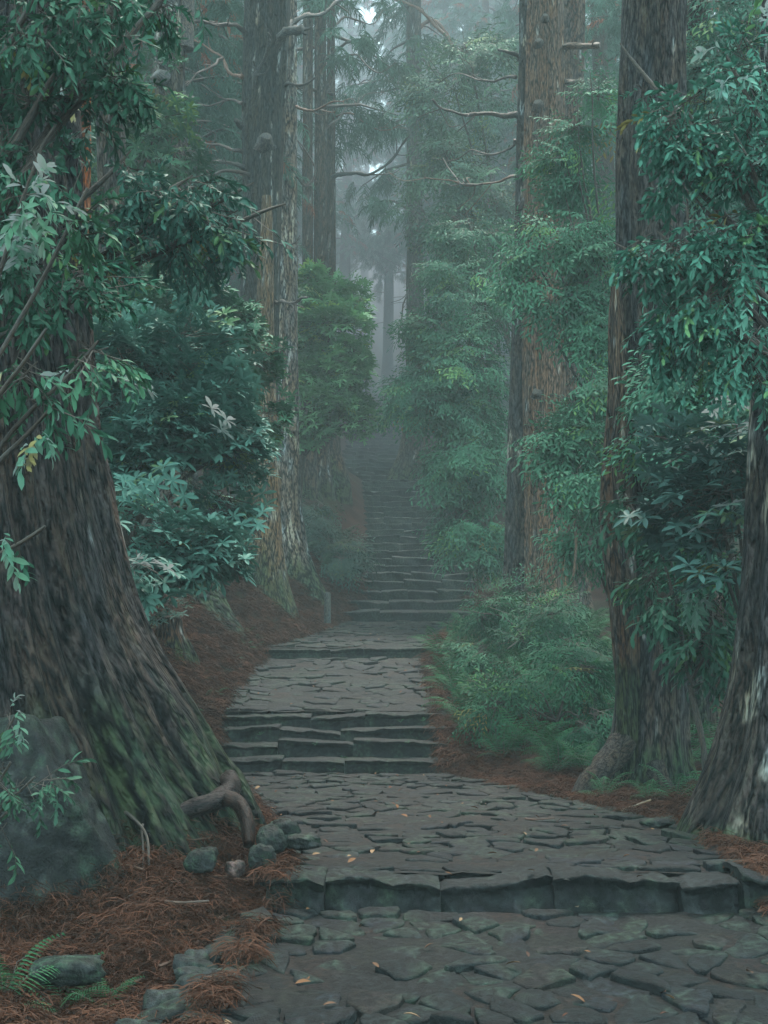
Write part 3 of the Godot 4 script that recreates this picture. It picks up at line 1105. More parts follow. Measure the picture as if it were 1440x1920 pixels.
func build_trees() -> void:
	var t: Node3D
	# left giant
	t = grown("cedar_tree", "giant dark furrowed cedar trunk at left with a wide mossy buttress root", W(-60, 1450, 8.3))
	part(t, "trunk", trunk_mesh(8.3, [[-500, -310, 118], [300, -310, 135], [600, -310, 150], [800, -310, 165], [950, -320, 190], [1100, -340, 228], [1200, -370, 268], [1300, -420, 330], [1400, -460, 388], [1480, -480, 442], [1525, -490, 478]], 260, 0.03, {"base": Color(0.062, 0.05, 0.049), "moss_h": 0.7, "lichen": -0.1, "red": 0.25, "flute": 0.09, "ridge": 0.075, "mat": M.bark_wet, "moss_side": 0.3, "moss": Color(0.018, 0.033, 0.018)}, 1))
	crown(t, Vector3(-2.2, 1, -8.3), 11.0, 27.0, 5.5, 34, 41)  # out of view, spread shaped to shade the foreground
	# orange-barked trunk behind it
	t = grown("cedar_tree", "slim trunk with peeling orange-red bark just right of the giant cedar", W(148, 1170, 11.5))
	part(t, "trunk", trunk_mesh(11.5, [[-400, 132, 166], [300, 130, 168], [700, 128, 170], [1000, 122, 178], [1150, 110, 190]], 60, 0.06, {"base": Color(0.2, 0.075, 0.04), "rust": Color(0.3, 0.1, 0.045), "moss_h": 0.6, "lichen": 0.0, "red": 0.7, "ridge": 0.02}, 2))
	t = grown("cedar_tree", "grey-brown knotted trunk rising behind the leaves right of the orange-barked one", W(208, 1150, 14.0))
	part(t, "trunk", trunk_mesh(14.0, [[-400, 180, 238], [0, 178, 236], [300, 185, 233], [550, 188, 236], [800, 188, 242], [1000, 178, 252], [1150, 160, 275]], 70, 0.07, {"base": Color(0.1, 0.085, 0.075), "moss_h": 1.0, "lichen": 0.18, "red": 0.35}, 3))
	for q in [[215, 215, 0.05], [200, 500, 0.05], [222, 410, 0.04]]:
		knot(t, W(q[0], q[1], 13.8), Vector3(0.2, 0.1, 1).normalized(), q[2], 0.1, Color(0.09, 0.07, 0.06))
	t = grown("cedar_tree", "mossy grey cedar with swollen burls and broad foot left of the twin-stemmed one", W(340, 1170, 21.0))
	part(t, "trunk", trunk_mesh(21.0, [[-400, 300, 348], [0, 298, 345], [150, 288, 346], [300, 308, 350], [500, 305, 352], [700, 300, 358], [900, 290, 370], [1000, 275, 385], [1100, 255, 410], [1150, 245, 432], [1190, 222, 458]], 90, 0.06, {"base": Color(0.1, 0.09, 0.08), "moss_h": 1.6, "lichen": 0.2, "red": 0.2, "flute": 0.1}, 4))
	for q in [[302, 145, 0.11], [352, 190, 0.09], [296, 150, 0.08]]:
		knot(t, W(q[0], q[1], 20.72), Vector3((q[0] - 323) / 40.0, 0.2, 0.7).normalized(), q[2], 0.12, Color(0.09, 0.08, 0.075))
	bough(t, "branch", 21, [[345, 190], [352, 250], [345, 300]], 0.05, 0.02, Color(0.06, 0.05, 0.045))
	crown(t, Vector3(-3.47, 3, -21.0), 13.5, 24.0, 3.4, 18, 44, 0.16)  # above the view, added with the other shading crowns
	# twin-stemmed cedar
	t = grown("cedar_tree", "tall lichened cedar with two fused stems and gnarled dead branches on the left bank", W(475, 1150, 24.5))
	part(t, "trunk", trunk_mesh(24.5, [[-400, 462, 545], [0, 460, 545], [200, 455, 536], [400, 455, 528], [600, 450, 524], [800, 440, 520], [950, 425, 524], [1050, 412, 530], [1120, 400, 545], [1165, 380, 566]], 130, 0.05, {"base": Color(0.06, 0.062, 0.056), "moss_h": 1.2, "lichen": 0.2, "red": 0.15, "flute": 0.1, "moss": Color(0.035, 0.06, 0.03), "moss_side": 0.25}, 5))
	part(t, "stem", trunk_mesh(24.0, [[368, 492, 508], [450, 488, 512], [600, 478, 513], [700, 468, 517], [850, 462, 521], [1000, 455, 528], [1100, 444, 542], [1155, 430, 562]], 70, 0.05, {"base": Color(0.25, 0.165, 0.10), "moss_h": 1.2, "lichen": 0.3, "red": 0.1, "flute": 0.12, "moss": Color(0.038, 0.062, 0.03)}, 6))
	var wood := Color(0.085, 0.062, 0.052)
	var grw := Color(0.07, 0.065, 0.06)
	var rusty := Color(0.17, 0.075, 0.045)
	for b in [[[[525, 60], [550, 45], [600, 25], [650, 0]], 0.09, 0.04, grw, 2.0], [[[520, 90], [545, 62], [565, 48]], 0.10, 0.09, grw, -0.6], [[[480, 170], [485, 120], [500, 80]], 0.06, 0.035, grw, -0.8], [[[480, 165], [478, 130], [470, 110]], 0.05, 0.02, grw, -0.5],
			[[[460, 65], [440, 45], [405, 42], [350, 38], [305, 52]], 0.07, 0.02, wood, -1.5], [[[455, 145], [430, 130], [415, 105], [380, 85], [345, 70]], 0.055, 0.015, rusty, 1.0], [[[418, 110], [390, 130], [350, 165]], 0.04, 0.015, wood, -1.0], [[[456, 195], [430, 185], [395, 200], [365, 195]], 0.05, 0.012, wood, 1.0],
			[[[455, 285], [420, 278], [385, 262], [352, 245]], 0.05, 0.012, wood, 0.8], [[[456, 315], [430, 308], [405, 300]], 0.06, 0.03, grw, -0.5], [[[470, 330], [430, 320], [390, 315], [360, 290], [348, 240]], 0.05, 0.012, wood, -1.2],
			[[[535, 160], [560, 158], [585, 140]], 0.05, 0.02, grw, -0.4], [[[455, 240], [445, 230]], 0.07, 0.05, grw, -0.3], [[[500, 350], [470, 325], [455, 320]], 0.06, 0.04, rusty, 0.4], [[[487, 500], [465, 488], [435, 480]], 0.05, 0.03, wood, -0.5], [[[515, 565], [535, 560], [572, 563]], 0.045, 0.025, wood, -1.5], [[[510, 450], [535, 452], [560, 456]], 0.03, 0.012, wood, -0.5]]:
		bough(t, "branch", 24.25, b[0], b[1], b[2], b[3], b[4])
	knot(t, W(498, 268, 24.05), Vector3(0.2, 0.2, 1).normalized(), 0.15, 0.2, Color(0.07, 0.06, 0.055))
	t = grown("cedar_tree", "pale grey cedar streaked with white lichen right beside the twin-stemmed one", W(550, 1110, 27.0))
	part(t, "trunk", trunk_mesh(27.0, [[-400, 522, 556], [60, 524, 556], [300, 520, 556], [600, 522, 557], [800, 522, 560], [950, 522, 565], [1030, 519, 577], [1080, 516, 594], [1115, 505, 616]], 90, 0.05, {"base": Color(0.22, 0.185, 0.165), "moss_h": 0.9, "lichen": 0.42, "red": 0.2, "flute": 0.09, "moss": Color(0.038, 0.062, 0.028)}, 7))
	bough(t, "branch", 26.9, [[556, 330], [575, 345], [590, 318], [560, 265]], 0.04, 0.015, wood, 0.5)
	bough(t, "branch", 26.9, [[556, 200], [575, 210], [610, 200], [640, 195]], 0.045, 0.015, rusty, -1.0)
	# cluster behind
	var cl := [[[[-300, 570, 586], [400, 567, 586], [700, 566, 588], [900, 562, 594], [935, 555, 602]], "slender straight trunk, left one of the hazy cluster behind the pale cedar"], [[[-300, 592, 610], [300, 590, 612], [700, 588, 613], [880, 584, 618], [930, 576, 628]], "stouter forked trunk in the middle of the hazy cluster behind the pale cedar"], [[[-300, 616, 628], [300, 612, 628], [700, 610, 630], [850, 606, 640], [905, 598, 660]], "right-hand flared trunk of the hazy cluster, nearest the long stairs"]]
	for k in 3:
		t = grown("cedar_tree", cl[k][1], W(580 + 22 * k, 920, 35.0 + k), "trunks clustered behind the pale cedar")
		part(t, "trunk", trunk_mesh(35.0 + k, cl[k][0], 40, 0.15, {"base": Color(0.11, 0.082, 0.068), "moss_h": 0.5, "lichen": 0.15, "red": 0.35}, 8 + k))
		if k == 1: crown(t, W(601, 920, 36.0), 11.5, 21.0, 2.8, 20, 51, 0.08)
		if k == 1:
			for b in [[[[600, 320], [575, 300], [556, 265]], 0.06, 0.02, grw, 0.0], [[[603, 200], [620, 160], [638, 110]], 0.05, 0.015, wood, 0.0], [[[602, 250], [640, 215], [680, 180], [720, 170]], 0.05, 0.012, wood, 1.0]]:
				bough(t, "branch", 36, b[0], b[1], b[2], b[3], b[4])
		if k == 2:
			bough(t, "branch", 37, [[618, 340], [645, 328], [690, 328], [735, 300], [770, 255]], 0.10, 0.035, Color(0.06, 0.055, 0.055), -1.0)
			bough(t, "branch", 37, [[628, 120], [660, 100], [700, 130], [740, 120]], 0.06, 0.012, wood, -2.0)
			bough(t, "branch", 37, [[622, 222], [660, 212], [700, 240], [760, 232]], 0.055, 0.012, rusty, -2.0)
			bough(t, "branch", 37, [[620, 60], [650, 30], [690, 45], [720, 20]], 0.06, 0.012, wood, 1.0)
			bough(t, "branch", 37, [[620, 430], [608, 470], [596, 465]], 0.05, 0.02, wood, -1.0)
	# by the upper bend of the stairs
	t = grown("cedar_tree", "misty cedar with splayed foot at the bend of the stairs", W(772, 890, 44.0))
	part(t, "trunk", trunk_mesh(44.0, [[-200, 762, 788], [400, 763, 792], [700, 762, 795], [800, 757, 797], [860, 744, 802], [895, 724, 816]], 44, 0.15, {"base": Color(0.09, 0.08, 0.07), "moss_h": 0.8, "lichen": 0.1, "red": 0.2}, 12))
	for b in [[[[770, 150], [720, 170], [690, 150], [650, 175]], 0.07, 0.012, wood, 1.0], [[[795, 405], [815, 480], [850, 530]], 0.06, 0.02, wood, -2.0], [[[790, 110], [830, 140], [880, 120]], 0.07, 0.015, wood, -2.0], [[[775, 60], [820, 40], [850, 95], [830, 60], [770, 10], [700, -10]], 0.09, 0.05, rusty, -1.0], [[[775, 300], [740, 345], [722, 310]], 0.05, 0.015, wood, -1.0], [[[780, 520], [760, 560], [750, 640]], 0.05, 0.02, wood, -0.5]]:
		bough(t, "branch", 44, b[0], b[1], b[2], b[3], b[4])
	crown(t, W(772, 890, 44.0), 9.0, 22.0, 3.0, 22, 54, 0.15)
	# right pair
	t = grown("cedar_tree", "stout reddish-brown knotty cedar on the right beside the long stairs", W(1022, 1190, 23.0))
	part(t, "trunk", trunk_mesh(23.0, [[-400, 992, 1050], [0, 990, 1055], [200, 985, 1058], [400, 980, 1057], [600, 978, 1060], [800, 982, 1060], [1000, 985, 1062], [1100, 985, 1066], [1180, 976, 1074], [1235, 960, 1090]], 130, 0.05, {"base": Color(0.20, 0.13, 0.097), "rust": Color(0.18, 0.1, 0.068), "moss_h": 0.5, "lichen": 0.14, "red": 0.4, "flute": 0.05}, 13))
	for b in [[[[1052, 90], [1080, 85], [1128, 88]], 0.09, 0.06, Color(0.13, 0.085, 0.06), -0.4], [[[1055, 150], [1070, 146], [1085, 145]], 0.08, 0.06, Color(0.11, 0.085, 0.065), -0.4], [[[1045, 270], [1060, 265], [1072, 263]], 0.08, 0.05, Color(0.11, 0.085, 0.065), -0.5]]:
		bough(t, "branch", 22.9, b[0], b[1], b[2], b[3], b[4])
	for q in [[1020, 35, 0.07], [1010, 80, 0.08], [1008, 198, 0.10], [1005, 740, 0.09], [1035, 385, 0.05]]:
		knot(t, W(q[0], q[1], 22.66), Vector3((q[0] - 1020) / 40.0, 0.2, 0.9).normalized(), q[2], 0.09, Color(0.075, 0.055, 0.045))
	t = grown("cedar_tree", "slim dark grey trunk pressed against the left side of the reddish cedar", W(965, 1180, 23.3))
	part(t, "trunk", trunk_mesh(23.3, [[-400, 976, 998], [100, 974, 996], [300, 968, 993], [500, 965, 991], [700, 958, 991], [900, 952, 990], [1050, 945, 990], [1150, 937, 993], [1210, 922, 1000]], 70, 0.06, {"base": Color(0.075, 0.068, 0.066), "moss_h": 0.5, "lichen": 0.3, "red": 0.1}, 14))
	for b in [[[[968, 145], [905, 152], [870, 135], [820, 158]], 0.04, 0.01, wood, 1.5], [[[966, 262], [920, 290], [880, 280], [850, 300]], 0.04, 0.01, wood, 1.0], [[[975, 112], [962, 104], [948, 98], [933, 94]], 0.07, 0.03, grw, -0.3], [[[970, 215], [930, 213], [870, 217], [835, 208], [810, 190]], 0.07, 0.02, Color(0.09, 0.065, 0.055), -1.0], [[[968, 330], [940, 345], [890, 345], [840, 335], [800, 330]], 0.04, 0.012, rusty, 1.0], [[[905, 345], [860, 340], [830, 300]], 0.03, 0.01, wood, 1.0]]:
		bough(t, "branch", 23.3, b[0], b[1], b[2], b[3], b[4])
	for q in [[985, 312, 0.07], [982, 385, 0.08]]:
		knot(t, W(q[0], q[1], 23.0), Vector3(0.1, 0.3, 0.9).normalized(), q[2], 0.12, Color(0.06, 0.05, 0.045))
	t = grown("cedar_tree", "rough-barked trunk half hidden behind the right side of the reddish cedar", W(1075, 1100, 26.5))
	part(t, "trunk", trunk_mesh(26.5, [[-400, 1058, 1094], [0, 1056, 1097], [150, 1054, 1092], [300, 1055, 1086], [600, 1055, 1085], [900, 1050, 1088], [1100, 1040, 1100], [1180, 1030, 1110]], 60, 0.08, {"base": Color(0.13, 0.095, 0.078), "lichen": 0.15, "red": 0.3, "flute": 0.16, "moss_h": 0.3}, 15))
	# right forked cedar
	t = grown("cedar_tree", "dark grey furrowed cedar at right with a split reddish side stem", W(1218, 1450, 12.5))
	part(t, "trunk", trunk_mesh(12.5, [[-500, 1178, 1282], [0, 1170, 1282], [300, 1156, 1283], [600, 1162, 1285], [800, 1168, 1285], [1000, 1172, 1285], [1200, 1162, 1290], [1350, 1155, 1286], [1420, 1140, 1290], [1475, 1112, 1305]], 170, 0.035, {"base": Color(0.08, 0.072, 0.072), "moss_h": 0.4, "lichen": 0.0, "red": 0.2, "flute": 0.07, "ridge": 0.028}, 16))
	part(t, "stem", trunk_mesh(12.25, [[538, 1148, 1158], [600, 1142, 1170], [750, 1140, 1174], [900, 1128, 1180], [1000, 1126, 1188], [1100, 1140, 1194], [1200, 1150, 1198], [1300, 1158, 1196]], 70, 0.035, {"base": Color(0.13, 0.095, 0.08), "moss_h": 0.3, "lichen": 0.18, "red": 0.45, "flute": 0.14, "ridge": 0.025}, 17))
	part(t, "root", limb(PackedVector3Array([W(1165, 1400, 12.25), W(1135, 1440, 12.0), W(1105, 1470, 11.8), W(1075, 1512, 11.6)]), 0.15, 0.06, 14, Color(0.045, 0.038, 0.034), M.bark, 6, 0.05))
	part(t, "root", limb(PackedVector3Array([W(1225, 1430, 12.2), W(1245, 1470, 11.9), W(1275, 1500, 11.7)]), 0.13, 0.05, 12, Color(0.045, 0.038, 0.034), M.bark, 6, 0.05))
	crown(t, Vector3(2.6, 1, -12.5), 14.0, 27.0, 3.2, 22, 42)  # unseen, added so less sky light reaches the near ground
	# right edge
	t = grown("cedar_tree", "leaning trunk at the right edge with white lichen over its flared foot", W(1440, 1560, 8.8))
	part(t, "trunk", trunk_mesh(8.8, [[-500, 1440, 1550], [300, 1432, 1550], [600, 1422, 1552], [900, 1412, 1555], [1100, 1402, 1560], [1250, 1388, 1568], [1350, 1372, 1580], [1450, 1345, 1600], [1520, 1320, 1620], [1575, 1292, 1650]], 170, 0.03, {"base": Color(0.06, 0.053, 0.055), "moss_h": 0.1, "lichen": 0.24, "pale": Color(0.26, 0.27, 0.265), "red": 0.1, "flute": 0.08, "ridge": 0.03, "mat": M.bark_wet}, 18))
	crown(t, Vector3(3.0, 1, -8.8), 12.0, 26.0, 3.5, 22, 43)  # likewise unseen, sized for its shade over the near path
	t = grown("cedar_tree", "narrow dark trunk in shade between the furrowed cedar and the right-edge trunk", W(1305, 1380, 15.0))
	part(t, "trunk", trunk_mesh(15.0, [[-400, 1292, 1330], [600, 1288, 1330], [1000, 1284, 1332], [1250, 1280, 1336], [1380, 1270, 1346], [1420, 1258, 1360]], 60, 0.07, {"base": Color(0.065, 0.058, 0.055), "moss_h": 0.8, "lichen": 0.1, "red": 0.2}, 19))

# crown high on a big trunk; near ones are unseen, added for shade
func crown(t: Node3D, base: Vector3, from: float, to: float, spread: float, boughs: int, sd: int, r := 0.2) -> void:
	var rg := RandomNumberGenerator.new()
	rg.seed = sd
	var wood := MB.new()
	var trs := []
	var cols := []
	tube(wood, PackedVector3Array([base + Vector3(0, from - 4.0, 0), base + Vector3(0, from, 0), base + Vector3(0, to, 0)]), PackedFloat32Array([r, r * 0.9, 0.05]), 10, Color(0.08, 0.06, 0.05))
	for k in boughs:
		var f := float(k) / boughs
		var ang := k * 2.4 + rg.randf_range(-0.4, 0.4)
		var ln := spread * (1.0 - 0.65 * f) * rg.randf_range(0.75, 1.2)
		var p0 := base + Vector3(0, lerpf(from, to, f), 0)
		var p2 := p0 + Vector3(cos(ang) * ln, -ln * 0.2, sin(ang) * ln)
		tube(wood, PackedVector3Array([p0, p0.lerp(p2, 0.5) + Vector3(0, 0.2, 0), p2]), PackedFloat32Array([0.06, 0.04, 0.01]), 5, Color(0.07, 0.05, 0.042))
		for j in int(ln * 6.0):
			var p := p0.lerp(p2, rg.randf_range(0.25, 1.05)) + Vector3(rg.randfn(), rg.randfn() * 0.6, rg.randfn()) * 0.25
			var yaw := ang + rg.randf_range(-1.2, 1.2)
			var dirn := Vector3(cos(yaw), rg.randf_range(-0.7, 0.1), sin(yaw)).normalized()
			trs.append(Transform3D(Basis.looking_at(dirn, Vector3.UP).scaled(Vector3.ONE * rg.randf_range(1.0, 1.7)), p))
			cols.append(Color(0.05, 0.1, 0.07) * rg.randf_range(0.7, 1.3))
	wood.normals()
	wood.finish()
	part(t, "limbs", wood.mesh(M.wood)).set_meta("kind", "stuff")
	copies(t, "crown", CEDAR[sd % 3], trs, cols)

func build_forest() -> void:
	var rg := RandomNumberGenerator.new()
	rg.seed = 5
	var k := 0
	var spots := []
	# rows receding on both sides of the stairs
	for side in [-1.0, 1.0]:
		for r in 16:
			var d := 27.0 + r * 4.2
			for q in 2:
				var u := (5.4 if d > 33.0 else 3.8) + q * 4.5 + rg.randf_range(-0.8, 1.4) + (0.8 if r % 2 else 0.0)
				if d < 36.0 and u < 4.0: continue
				var dd := d + rg.randf_range(-1.5, 1.5)
				var x := (xl(dd) - u) if side < 0.0 else (xr(dd) + u)
				if absf(x) / dd > 0.36: continue
				spots.append([x, dd, side])
	# beyond the head of the stairs
	for q in 18:
		spots.append([rg.randf_range(-14, 14), rg.randf_range(80, 118), 0.0])
	for s in spots:
		var x: float = s[0]
		var d: float = s[1]
		var b := Vector3(x, ground(x, d), -d)
		var hgt := rg.randf_range(24.0, 32.0)
		var rad := rg.randf_range(0.28, 0.42)
		var label := ""
		var where := "left" if s[2] < 0.0 else "right"
		var at := "beyond the head of the upper stairs"
		if d < 31.0: at = "by the foot of the long stairs"
		elif d < 37.0: at = "by the middle of the long stairs"
		elif d < 42.0: at = "by the top of the long stairs"
		elif d < 48.0: at = "by the bend between the two flights"
		elif d < 54.0: at = "by the lower part of the upper stairs"
		elif d < 62.0: at = "by the head of the upper stairs"
		elif d < 72.0: at = "just past the head of the upper stairs"
		var u := (xl(d) - x) if x < 0.0 else (x - xr(d))
		var back := "close to the path" if u < 7.0 else "second row"
		var build := "stout" if rad > 0.35 else "slender"
		if s[2] == 0.0:
			label = "%s cedar almost lost in fog far past the stairs, %s" % [build, "left of the gap" if x < -5.0 else ("right of the gap" if x > 5.0 else "closing the gap")]
		else:
			label = "%s misty cedar %s, %s, %s" % [build, at, where, back]
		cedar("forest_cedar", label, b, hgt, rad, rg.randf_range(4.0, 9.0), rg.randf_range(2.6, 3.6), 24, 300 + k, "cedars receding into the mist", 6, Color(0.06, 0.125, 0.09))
		k += 1
	for q in [[3.0, 57.0, 11.0]]:
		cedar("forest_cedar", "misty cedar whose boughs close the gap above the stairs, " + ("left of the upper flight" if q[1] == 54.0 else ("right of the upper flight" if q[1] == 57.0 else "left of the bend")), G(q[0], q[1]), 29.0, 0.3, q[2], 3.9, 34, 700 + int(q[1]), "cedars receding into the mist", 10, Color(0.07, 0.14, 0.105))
	for q in [[-5.8, 50.0, 9.0], [4.6, 52.0, 9.0], [-5.0, 58.0, 8.0], [4.4, 60.0, 8.0]]:
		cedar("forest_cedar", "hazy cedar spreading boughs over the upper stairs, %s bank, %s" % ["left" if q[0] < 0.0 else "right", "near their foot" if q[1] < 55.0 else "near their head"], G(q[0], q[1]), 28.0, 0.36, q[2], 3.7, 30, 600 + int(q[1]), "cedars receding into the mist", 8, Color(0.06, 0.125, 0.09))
	for q in [[-2.2, 66.0], [1.6, 69.0], [0.2, 76.0], [-3.4, 74.0], [3.4, 73.0], [2.4, 64.0]]:
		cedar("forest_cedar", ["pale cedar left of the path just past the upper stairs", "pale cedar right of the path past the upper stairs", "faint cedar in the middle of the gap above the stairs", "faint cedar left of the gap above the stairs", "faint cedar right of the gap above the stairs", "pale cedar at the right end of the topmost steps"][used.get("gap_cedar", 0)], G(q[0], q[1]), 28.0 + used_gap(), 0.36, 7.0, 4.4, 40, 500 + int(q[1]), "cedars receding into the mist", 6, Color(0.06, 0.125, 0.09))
	print("forest ", k)

func used_gap() -> float:
	used["gap_cedar"] = int(used.get("gap_cedar", 0)) + 1
	return 1.0

func G(x: float, d: float) -> Vector3: return Vector3(x, ground(x, d), -d)

func build_foliage() -> void:
	var dk := Color(0.022, 0.066, 0.033)
	var md := Color(0.036, 0.11, 0.055)
	var lt := Color(0.065, 0.15, 0.06)
	var bl := Color(0.042, 0.125, 0.078)
	# overhanging evergreen at top left, its stem just out of the picture
	shrub("evergreen_oak", "dark glossy evergreen oak overhanging the upper left in front of the giant cedar", "tree", G(-3.1, 6.6), [
		[W(40, 60, 6.3), Vector3(0.45, 0.32, 0.50), 123, 0.35], [W(180, 60, 6.6), Vector3(0.41, 0.25, 0.50), 109, 0.4], [W(290, 20, 6.8), Vector3(0.32, 0.18, 0.40), 64, 0.4], [W(60, 220, 6.4), Vector3(0.36, 0.23, 0.40), 51, 0.4],
		[W(150, 190, 6.7), Vector3(0.32, 0.20, 0.40), 64, 0.4], [W(60, 300, 6.4), Vector3(0.41, 0.18, 0.40), 51, 0.45], [W(40, 470, 6.0), Vector3(0.36, 0.25, 0.40), 64, 0.4], [W(120, 560, 6.2), Vector3(0.41, 0.23, 0.40), 56, 0.4]], "alternate", dk, md, 0.78, 0.09, "", 150)
	shrub("evergreen_oak", "long drooping leafy bough reaching right across the furrowed trunks at left", "tree", G(-3.6, 8.6), [
		[W(200, 330, 8.6), Vector3(0.47, 0.24, 0.50), 61, 0.4], [W(310, 370, 8.7), Vector3(0.42, 0.19, 0.50), 123, 0.45], [W(400, 385, 8.8), Vector3(0.30, 0.17, 0.40), 64, 0.5], [W(450, 420, 8.8), Vector3(0.17, 0.12, 0.30), 25, 0.6],
		[W(240, 450, 8.6), Vector3(0.47, 0.21, 0.50), 61, 0.4], [W(340, 450, 8.7), Vector3(0.34, 0.17, 0.40), 72, 0.5], [W(150, 420, 8.4), Vector3(0.34, 0.21, 0.40), 32, 0.4]], "alternate", dk, bl, 0.85, 0.08, "", 100)
	shrub("evergreen_sapling", "sapling of bright green pointed leaves nearest the left edge at mid height", "shrub", G(-2.5, 5.6), [
		[W(45, 380, 5.3), Vector3(0.22, 0.10, 0.25), 13, 0.2], [W(120, 440, 5.4), Vector3(0.25, 0.12, 0.25), 16, 0.25], [W(40, 680, 5.3), Vector3(0.25, 0.22, 0.25), 19, 0.3], [W(130, 690, 5.5), Vector3(0.25, 0.18, 0.25), 16, 0.35], [W(30, 1010, 5.4), Vector3(0.10, 0.12, 0.15), 3, 0.6], [W(60, 800, 5.4), Vector3(0.15, 0.10, 0.20), 3, 0.5]], "alternate", md, Color(0.05, 0.13, 0.055), 0.8, 0.03, "", 200, -0.6)
	shrub("evergreen_shrub", "dense pale blue-green shrub in front of the mossy burled cedar", "shrub", G(-2.6, 12.0), [
		[W(330, 700, 11.8), Vector3(0.55, 0.42, 0.5), 330, 0.1], [W(280, 760, 11.6), Vector3(0.5, 0.4, 0.5), 280, 0.15], [W(370, 790, 11.8), Vector3(0.45, 0.38, 0.5), 260, 0.15], [W(310, 860, 11.7), Vector3(0.55, 0.32, 0.5), 250, 0.2], [W(410, 860, 12.0), Vector3(0.28, 0.2, 0.35), 90, 0.2], [W(240, 680, 11.6), Vector3(0.4, 0.35, 0.45), 160, 0.2], [W(420, 940, 12.2), Vector3(0.28, 0.18, 0.3), 80, 0.2]], "whorl", Color(0.045, 0.12, 0.075), Color(0.10, 0.22, 0.145), 1.0, 0.06, "", 150)
	shrub("evergreen_shrub", "low blue-green leafy shrub hanging over the bank beside the giant cedar", "shrub", G(-2.3, 10.6), [
		[W(250, 1000, 10.4), Vector3(0.35, 0.2, 0.35), 120, 0.2], [W(320, 1010, 10.5), Vector3(0.35, 0.18, 0.35), 120, 0.2], [W(385, 1010, 10.7), Vector3(0.22, 0.12, 0.3), 50, 0.25], [W(250, 1080, 9.6), Vector3(0.12, 0.14, 0.2), 14, 0.7]], "whorl", Color(0.045, 0.12, 0.075), Color(0.10, 0.22, 0.145), 1.0, 0.04, "", 120)
	shrub("evergreen_shrub", "open green shrub filling the gap between the burled and twin-stemmed cedars", "shrub", G(-3.4, 16.0), [
		[W(330, 560, 15.6), Vector3(0.55, 0.38, 0.6), 169, 0.2], [W(410, 600, 16.0), Vector3(0.5, 0.4, 0.6), 156, 0.2], [W(440, 680, 16.4), Vector3(0.4, 0.45, 0.5), 130, 0.2], [W(280, 600, 15.4), Vector3(0.5, 0.4, 0.5), 117, 0.2], [W(470, 790, 16.8), Vector3(0.3, 0.25, 0.4), 52, 0.2], [W(350, 660, 15.6), Vector3(0.4, 0.3, 0.5), 78, 0.2]], "whorl", Color(0.035, 0.10, 0.05), Color(0.075, 0.20, 0.09), 1.0, 0.06)
	shrub("evergreen_tree", "hazy green tree climbing behind leaves at upper left, left of the burled trunk", "tree", G(-4.6, 19.5), [
		[W(270, 160, 19.0), Vector3(0.70, 0.60, 0.80), 110, 0.2], [W(290, 260, 19.2), Vector3(0.70, 0.50, 0.80), 110, 0.2], [W(250, 400, 19.2), Vector3(0.70, 0.60, 0.80), 99, 0.2], [W(260, 560, 19.4), Vector3(0.60, 0.60, 0.80), 82, 0.2], [W(150, 250, 19.0), Vector3(0.70, 0.80, 0.80), 88, 0.2]], "whorl", md, lt, 1.4, 0.08)
	shrub("evergreen_shrub", "rounded leafy shrub leaning over the stairs from behind the pale cedar", "shrub", G(-2.1, 29.5), [
		[W(600, 580, 28.8), Vector3(0.6, 0.7, 0.7), 280, 0.1], [W(626, 620, 28.6), Vector3(0.55, 0.6, 0.7), 260, 0.1], [W(620, 680, 28.6), Vector3(0.7, 0.6, 0.7), 300, 0.15], [W(646, 720, 28.5), Vector3(0.45, 0.5, 0.6), 190, 0.2], [W(626, 768, 28.5), Vector3(0.6, 0.45, 0.6), 133, 0.2], [W(570, 700, 28.6), Vector3(0.5, 0.5, 0.6), 150, 0.2], [W(560, 788, 28.4), Vector3(0.45, 0.4, 0.5), 91, 0.2], [W(676, 788, 28.5), Vector3(0.2, 0.18, 0.3), 25, 0.3], [W(651, 560, 29.2), Vector3(0.3, 0.35, 0.5), 70, 0.1], [W(560, 640, 28.8), Vector3(0.4, 0.6, 0.5), 120, 0.2]], "whorl", Color(0.06, 0.15, 0.06), Color(0.14, 0.30, 0.11), 1.3, 0.07)
	shrub("evergreen_shrub", "dim low shrub on the bank at the foot of the long stairs, left side", "shrub", G(-1.5, 30.0), [
		[W(600, 1000, 29.5), Vector3(0.55, 0.4, 0.5), 130, 0.3], [W(640, 1050, 29.0), Vector3(0.4, 0.35, 0.5), 110, 0.3], [W(590, 950, 30.0), Vector3(0.4, 0.3, 0.5), 70, 0.3]], "fine", Color(0.03, 0.06, 0.04), Color(0.05, 0.1, 0.06), 1.3, 0.03)
